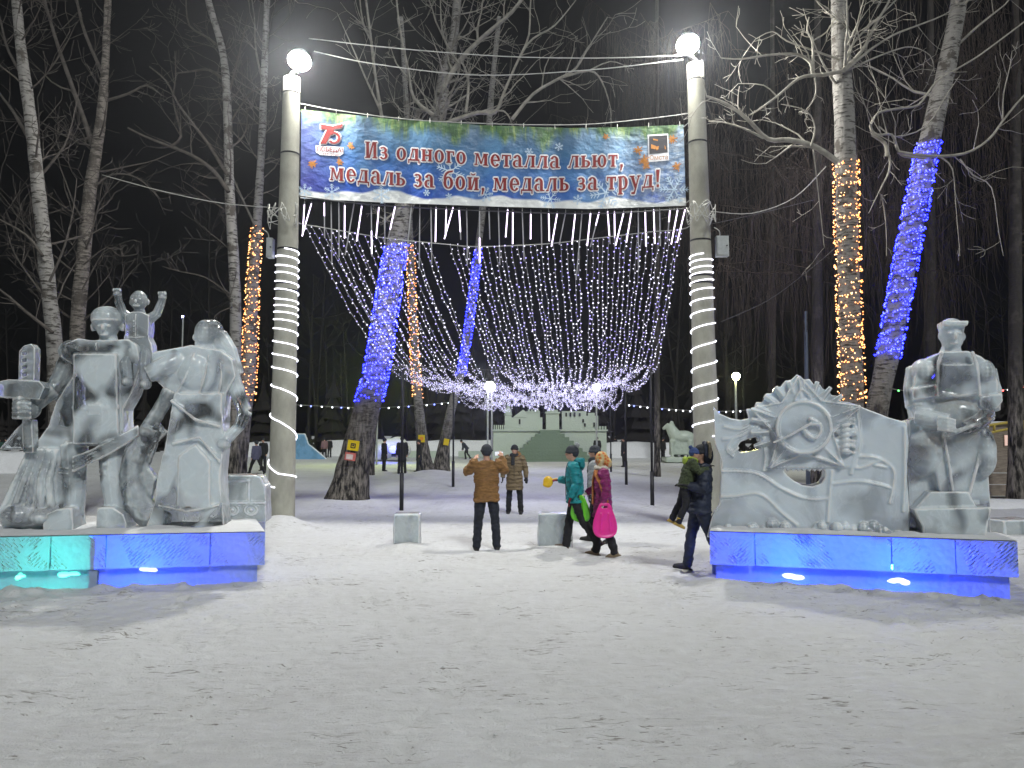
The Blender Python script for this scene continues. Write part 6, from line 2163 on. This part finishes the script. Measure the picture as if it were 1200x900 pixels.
# ================================================================== far end of the alley
def far_lamp(px, py, Y, r, col, strength, label, poles=1, arm=0.0):
    c = P(px, py, Y)
    root = thing('street_lamp', label, 'street lamp')
    mb = MB(); mb.ell(c, r, 16, 10); mb.build('globe', glow('far_globe', col, strength), root, smooth=True)
    for i in range(poles):
        x = c.x + arm + (i - (poles - 1) / 2) * .26
        mb = MB(); mb.tube([Vector((x, Y + .1, -.1)), Vector((x, Y + .1, c.z - r * .6))], .06, 8); mb.build('post', M['metal_grey'], root)
    mb = MB(); mb.tube([Vector((c.x + arm, Y + .1, c.z - r)), Vector((c.x, Y, c.z - r * .8))], .05, 8); mb.build('bracket', M['metal_grey'], root)
    rebase(root, (c.x, Y, 0))
far_lamp(574, 453, 49, .32, (1.0, .97, .82), 120, 'white street lamp shining through the light canopy, left of the ice palace', 2)
far_lamp(699, 454, 52, .24, (1.0, .90, .72), 90, 'white street lamp shining through the light canopy, right of the ice palace')
far_lamp(862.5, 441, 40, .20, (1.0, .97, .40), 130, 'greenish yellow street lamp hanging beyond the star relief')
far_lamp(442, 452, 50, .24, (.80, 1.0, .16), 330, 'assumed greenish yellow street lamp added out of sight behind the blue lit leaning birch')  # assumed lamp, placed unseen behind the trunk to tint the far snow yellow-green
far_lamp(214, 371, 60, .07, (.45, .42, 1.0), 60, 'tiny violet light in the dark between the child and the woman of ice')
mb = MB(); p0 = P(945, 480, 30)
mb.tube([Vector((p0.x, 30, 0)), P(944, 365, 30)], [.09, .07], 10)
pst = mb.build('steel_post', plain('blue_grey_paint', (.16, .19, .26), .5, .1, var=.1), None, smooth=True)
tag(pst, 'slim blue grey steel post rising behind the star relief', 'post')

# the palace of ice blocks
pal = thing('ice_palace', 'pale green ice block palace with towers and stair ending the alley', 'ice palace')
PY = 60.0
def pp(x, y, d=0.0): return P(x, y, PY + d)
def pbox(mb, x0, x1, yt, yb, d0, d1):
    a, b = P(x0, yt, PY), P(x1, yb, PY)
    mb.box(((a.x + b.x) / 2, PY + (d0 + d1) / 2, (a.z + max(-.05, b.z)) / 2), (b.x - a.x, d1 - d0, a.z - max(-.05, b.z)))
mb = MB()
pbox(mb, 578, 711, 505, 542, 0, 3.0)
mb.build('base_wall', M['ice_far'], pal)
mb = MB()
pbox(mb, 577, 712, 503.3, 505.2, -.15, 3.1)
mb.build('cornice', M['ice_far'], pal)
for i in range(6):
    mb = MB(); pbox(mb, 578.5 + i * 2.4, 580 + i * 2.4, 498, 503.2, 0, .6); mb.build('merlon', M['ice_far'], pal)
for i in range(4):
    mb = MB(); pbox(mb, 699 + i * 3.2, 701 + i * 3.2, 499.5, 503.2, 0, .6); mb.build('merlon', M['ice_far'], pal)
mb = MB()
pbox(mb, 591.5, 599.5, 487, 503.2, .4, 1.4)
a = P(595.5, 487, PY + .9)
mb.tube([a, a + Vector((0, 0, .35)), a + Vector((0, 0, 1.05))], [.34, .26, .01], 8)
mb.build('spire_tower', M['ice_far'], pal)
mb = MB()
pbox(mb, 599, 636, 489, 503.2, .5, 2.2)
a0 = pp(601, 489, .4)
mb.prism([pp(601, 489, .45), pp(613, 480, .45), pp(617, 483, .45), pp(617, 489, .45)], [pp(601, 489, 2.0), pp(613, 480, 2.0), pp(617, 483, 2.0), pp(617, 489, 2.0)])
pbox(mb, 617, 633, 481.5, 489, .6, 2.0)
mb.build('palace_hall', M['ice_far'], pal)
for i in range(4):
    mb = MB(); pbox(mb, 619 + i * 3.6, 621 + i * 3.6, 479.5, 483, .5, 2.0); mb.build('merlon', M['ice_far'], pal)
mb = MB()
pbox(mb, 640, 655.5, 484, 503.2, .2, 2.4)
pbox(mb, 639, 656.5, 482.5, 484.5, .1, 2.5)
pbox(mb, 641.5, 654, 480, 482.6, .3, 2.2)
mb.build('gate_tower', M['ice_far'], pal)
mb = MB()
pbox(mb, 659, 702, 487, 503.2, .5, 2.2)
pbox(mb, 659, 688, 481.5, 487, .6, 2.0)
pbox(mb, 690, 698, 483.5, 487, .6, 2.0)
mb.build('palace_wing', M['ice_far'], pal)
M['opening'] = plain('opening_shade', (.02, .022, .02), .8, var=.1)  # dark colour stands in for the shade inside the window holes
for x, yt, yb in ((609, 491, 497), (664, 483.5, 488), (669, 483.5, 488), (674, 483, 488), (680, 484, 487.5), (684, 491, 495), (686, 496, 500), (697, 495, 500)):
    mb = MB(); pbox(mb, x - 1, x + 1, yt, yb, .42, .52); mb.build('window', M['opening'], pal)
mb = MB()
# broad stair that rises to the gate tower, stepped up in courses
n_ = 9
for k in range(n_):
    yt = 541 - (541 - 504) * (k + 1) / n_
    hw = 46 - 34 * (k / (n_ - 1)) ** 1.15
    pbox(mb, 644 - hw, 644 + hw, yt, 543, -4.2 + 4.0 * k / n_, .2)
mb.build('stair_ramp', M['ice_ramp'], pal)
rebase(pal, (P(644, 540, PY).x, PY, 0))

# ice horse at the right
hb = MB()
HYY = 54.0
def hp(x, y, d=0.0): return P(x, y, HYY + d)
kx = HYY / F
hb.ell(hp(800, 512), (15 * kx, .55, 7.5 * kx), 14, 10)
hb.tube([hp(793, 513), hp(787, 504), hp(784, 497)], [8.5 * kx, 6.5 * kx, 4.6 * kx], 10)
hb.box(hp(798, 524), (26 * kx, .7, 18 * kx))
hb.tube([hp(784, 498.5), hp(779, 501), hp(776.5, 503)], [3.4 * kx, 2.4 * kx, 1.6 * kx], 10)
for x, y in ((787, 496), (788.5, 499), (790.5, 503), (793, 507)): hb.ell(hp(x, y), (2.6 * kx, .16, 3 * kx), 8, 6)
for x, d in ((788, -.35), (792, .35), (809, -.35), (812, .35)):
    hb.tube([hp(x, 516, d), hp(x - .8, 524, d), hp(x, 537, d)], [3.4 * kx, 2.2 * kx, 1.9 * kx], 8)
hb.tube([hp(814, 509), hp(819, 512), hp(820, 522)], [2 * kx, 2.4 * kx, 1.2 * kx], 8)
hb.box(hp(800, 538.5), (44 * kx, 1.7, 6 * kx))
hs_ = sculpt('ice_horse', hb, M['ice_far'], None, .055, 2, .03, 1.5)
tag(hs_, 'horse carved of ice on a low block right of the alley', 'ice sculpture')
rebase(hs_, hp(800, 538))

# blue ice slide, snow mound with a blue light, snow banks
mb = MB()
SY = 62.0
def sp_(x, y, d=0.0): return P(x, y, SY + d)
mb.prism([sp_(340, 540), sp_(340, 508), sp_(358, 508), sp_(362, 520), sp_(372, 528), sp_(384, 538), sp_(384, 540)], [sp_(340, 540, 2), sp_(340, 508, 2), sp_(358, 508, 2), sp_(362, 520, 2), sp_(372, 528, 2), sp_(384, 538, 2), sp_(384, 540, 2)])
sld = sculpt('ice_slide', mb, ice_mat('blue_slide_ice', tint=(.22, .46, .72), clear=0, trans=.3, scale=1.5), None, .06, 1, .03, 1.2)
tag(sld, 'blue ice slide at the far left behind the left lamp column', 'ice slide')
mb = MB()
for x, y, r in ((448, 528, 13), (456, 524, 12), (463, 522, 12), (440, 532, 10), (468, 528, 12)):
    q = P(x, y, 56); kk = 56 / F
    mb.ell((q.x, 56.8 + .2 * (x % 3), q.z), (r * kk, 1.2, r * kk * .85), 14, 10)
mnd = sculpt('snow_mound', mb, M['snow'], None, .08, 3, .06, 1.2)
tag(mnd, 'rounded snow mound lit blue beside the man in the long black coat', 'snow mound')
bl = thing('floodlight', 'blue floodlight glowing on the snow mound beyond the black coat', 'floodlight')
q = P(461, 527, 54.6)
mb = MB(); mb.ell(q, (.35, .06, .28), 12, 8); mb.build('lens', glow('blue_lens', (.03, .04, 1), 1.2), bl, smooth=True)
mb = MB(); mb.box(q + Vector((0, .2, -.35)), (.3, .2, .3)); mb.build('housing', M['metal_dark'], bl)
li = bpy.data.lights.new('flood', 'POINT'); li.energy = 150; li.color = (.01, .015, 1); li.shadow_soft_size = .2
lo_ = bpy.data.objects.new('flood', li); COL.objects.link(lo_); lo_.parent = bl; lo_.location = q + Vector((-.3, -.6, .3))
rebase(bl, (q.x, q.y, 0))
def bank(x0, x1, yt, Y, label, seed, thick=1.6):
    mb = MB()
    a, b = P(x0, yt, Y), P(x1, yt, Y)
    n = max(6, int((b.x - a.x) / .9))
    vs, fs = [], []
    prof = [(-.5, 0), (-.35, .55), (-.15, .95), (.15, 1.0), (.5, .6), (.8, 0)]
    for i in range(n + 1):
        x = a.x + (b.x - a.x) * i / n
        for v_, z_ in prof:
            w_ = noise.noise(Vector((x * .6 + seed, v_, z_))) * .18
            vs.append((x, Y + v_ * thick + w_ * .4, max(-.1, a.z * z_ * (1 + w_) - (.1 if z_ == 0 else 0))))
    k = len(prof)
    for i in range(n):
        for j in range(k - 1):
            fs.append((i * k + j, i * k + j + 1, (i + 1) * k + j + 1, (i + 1) * k + j))
    mb.add(vs, fs)
    o = mb.build('snow_bank', M['snow'], None, smooth=True)
    tag(o, label, 'snow bank')
bank(384, 575, 516, 72, 'long low snow bank beyond the skater and the forked birches', 1)
bank(708, 860, 518, 66, 'snow bank behind the ice horse right of the palace', 2)
bank(240, 345, 518, 70, 'snow bank far behind the left lamp column', 3)
bank(-80, 60, 528, 40, 'dirty snow bank at the left edge behind the sculpture', 4)
bank(1090, 1320, 585, 21, 'snow bank at the foot of the wooden fence', 5, 1.2)
mb = MB()
for i in range(5):
    q = P(520 + i * 60, 537, 66)
    mb.box((P(500 + i * 62, 537, 66).x, 66, .3), (3.6, .5, .55))
mbw = mb.build('ice_curb', M['ice_far'], None); tag(mbw, 'low kerb of ice blocks along the far rink', 'kerb')

# wooden fence, yellow arch and lit kiosk at the right edge
fen = thing('wooden_fence', 'weathered brown plank fence at the right edge behind the worker', 'fence')
M['plank'] = plain('weathered_plank', (.20, .165, .13), .85, var=.4, scale=3, stretch=(1, 1, 6))
FYY = 23.0
x0, x1 = P(1040, 560, FYY).x, P(1290, 560, FYY).x
zt = P(1180, 527, FYY).z
for k in range(4):
    mb = MB(); mb.box(((x0 + x1) / 2, FYY, .12 + (zt - .12) * (k + .5) / 4), (x1 - x0, .05, (zt - .12) / 4 - .025)); mb.build('plank', M['plank'], fen)
for i in range(6):
    mb = MB(); mb.box((x0 + (x1 - x0) * i / 5, FYY + .08, zt / 2), (.12, .1, zt + .1)); mb.build('post', M['plank'], fen)
rebase(fen, ((x0 + x1) / 2, FYY, 0))
mb = MB()
AY = 30.0
top = [P(x, y, AY) for x, y in ((1120, 520), (1145, 503), (1165, 497.5), (1200, 494), (1240, 497), (1275, 510))]
bot = [P(x, y, AY) for x, y in ((1130, 522), (1148, 512), (1165, 506), (1200, 501), (1240, 504), (1268, 514))]
mb.tube(smooth_path(top, 4), .055, 8); mb.tube(smooth_path(bot, 4), .05, 8)
for a, b in list(zip(top, bot))[1:-1]: mb.tube([a, b], .05, 6)
for e in (0, -1): mb.tube([top[e], Vector((top[e].x, AY, -.1))], .06, 8)
arch = mb.build('metal_arch', plain('yellow_paint', (.40, .30, .05), .5, var=.2), None, smooth=True)
tag(arch, 'yellow metal arch above the wooden fence at the right edge', 'arch')
kio = thing('kiosk', 'small dark kiosk with an orange lit window beyond the fence', 'kiosk')
KY = 46.0
a = P(1185, 516, KY)
mb = MB(); mb.box((a.x + .4, KY + 1, 1.3), (4.2, 2, 2.6)); mb.build('wall', M['plank'], kio)
mb = MB(); mb.box((a.x + .4, KY + 1, 2.68), (4.6, 2.4, .14)); mb.build('roof', M['snow'], kio)
mb = MB(); mb.box((a.x, KY - .02, a.z), (.95, .05, .75)); fr_ = mb.build('window', M['plank'], kio)
mb = MB(); mb.box((a.x, KY - .05, a.z), (.85, .02, .62)); mb.build('pane', glow('warm_window', (1, .28, .06), .35), fr_)
rebase(kio, (a.x + .4, KY + 1, 0))

# garlands of small lamps across the background
def garland(pts, n, cols, r, label, seed):
    rg = random.Random(seed)
    root = thing('lamp_garland', label, 'garland')
    path = smooth_path(pts, 8)
    mb = MB(); mb.tube(path, .010, 4); mb.build('wire', M['cable'], root)
    L_ = len(path) - 1
    for i in range(n):
        t = (i + .5) / n * L_
        j = min(int(t), L_ - 1)
        c = path[j].lerp(path[j + 1], t - j)
        mb = MB(); mb.ell(c - Vector((0, 0, r)), r, 8, 6); mb.build('bulb', cols[i % len(cols)] if rg.random() < .8 else rg.choice(cols), root, smooth=True)
    rebase(root, path[0])
gw, gv = glow('garland_white', (.85, .88, 1), 5, 'NONE'), glow('garland_blue', (.1, .15, 1), 5, 'NONE')
gr_, gg = glow('garland_red', (1, .05, .04), 5, 'NONE'), glow('garland_green', (.1, 1, .15), 4, 'NONE')
garland([P(340, 474, 46), P(400, 477, 46), P(440, 478, 46), P(500, 474, 46), P(540, 470, 46)], 22, [gw, gw, gv], .045, 'garland of white and blue lamps across the dark left of the alley', 1)
garland([P(735, 474, 46), P(780, 479, 46), P(830, 482, 46), P(880, 480, 46), P(930, 470, 46)], 24, [gw, gv, gw, gw], .045, 'garland of white and blue lamps across the dark right of the alley', 2)
garland([P(1020, 452, 30), P(1100, 462, 30), P(1165, 458, 30), P(1210, 450, 30), P(1260, 436, 30)], 30, [gr_, gr_, gw, gg, gr_], .035, 'garland of red and green lamps beside the seated ice worker', 3)

# ================================================================== thin haze added for a lens-glare halo round the lamps
hz = MB()
hz.box((0, 48, 11.5), (330, 180, 28))
m = bpy.data.materials.new('glare_haze')
m.use_nodes = True
nt = m.node_tree
nt.nodes.remove(nt.nodes['Principled BSDF'])
pv = N(nt, 'VolumePrincipled')
pv.inputs['Color'].default_value = (.86, .9, 1, 1)
pv.inputs['Density'].default_value = HAZE
pv.inputs['Anisotropy'].default_value = 0.8
nt.links.new(pv.outputs[0], nt.nodes['Material Output'].inputs['Volume'])
if HAZE > 0:
    tag(hz.build('haze', m), kind='stuff')
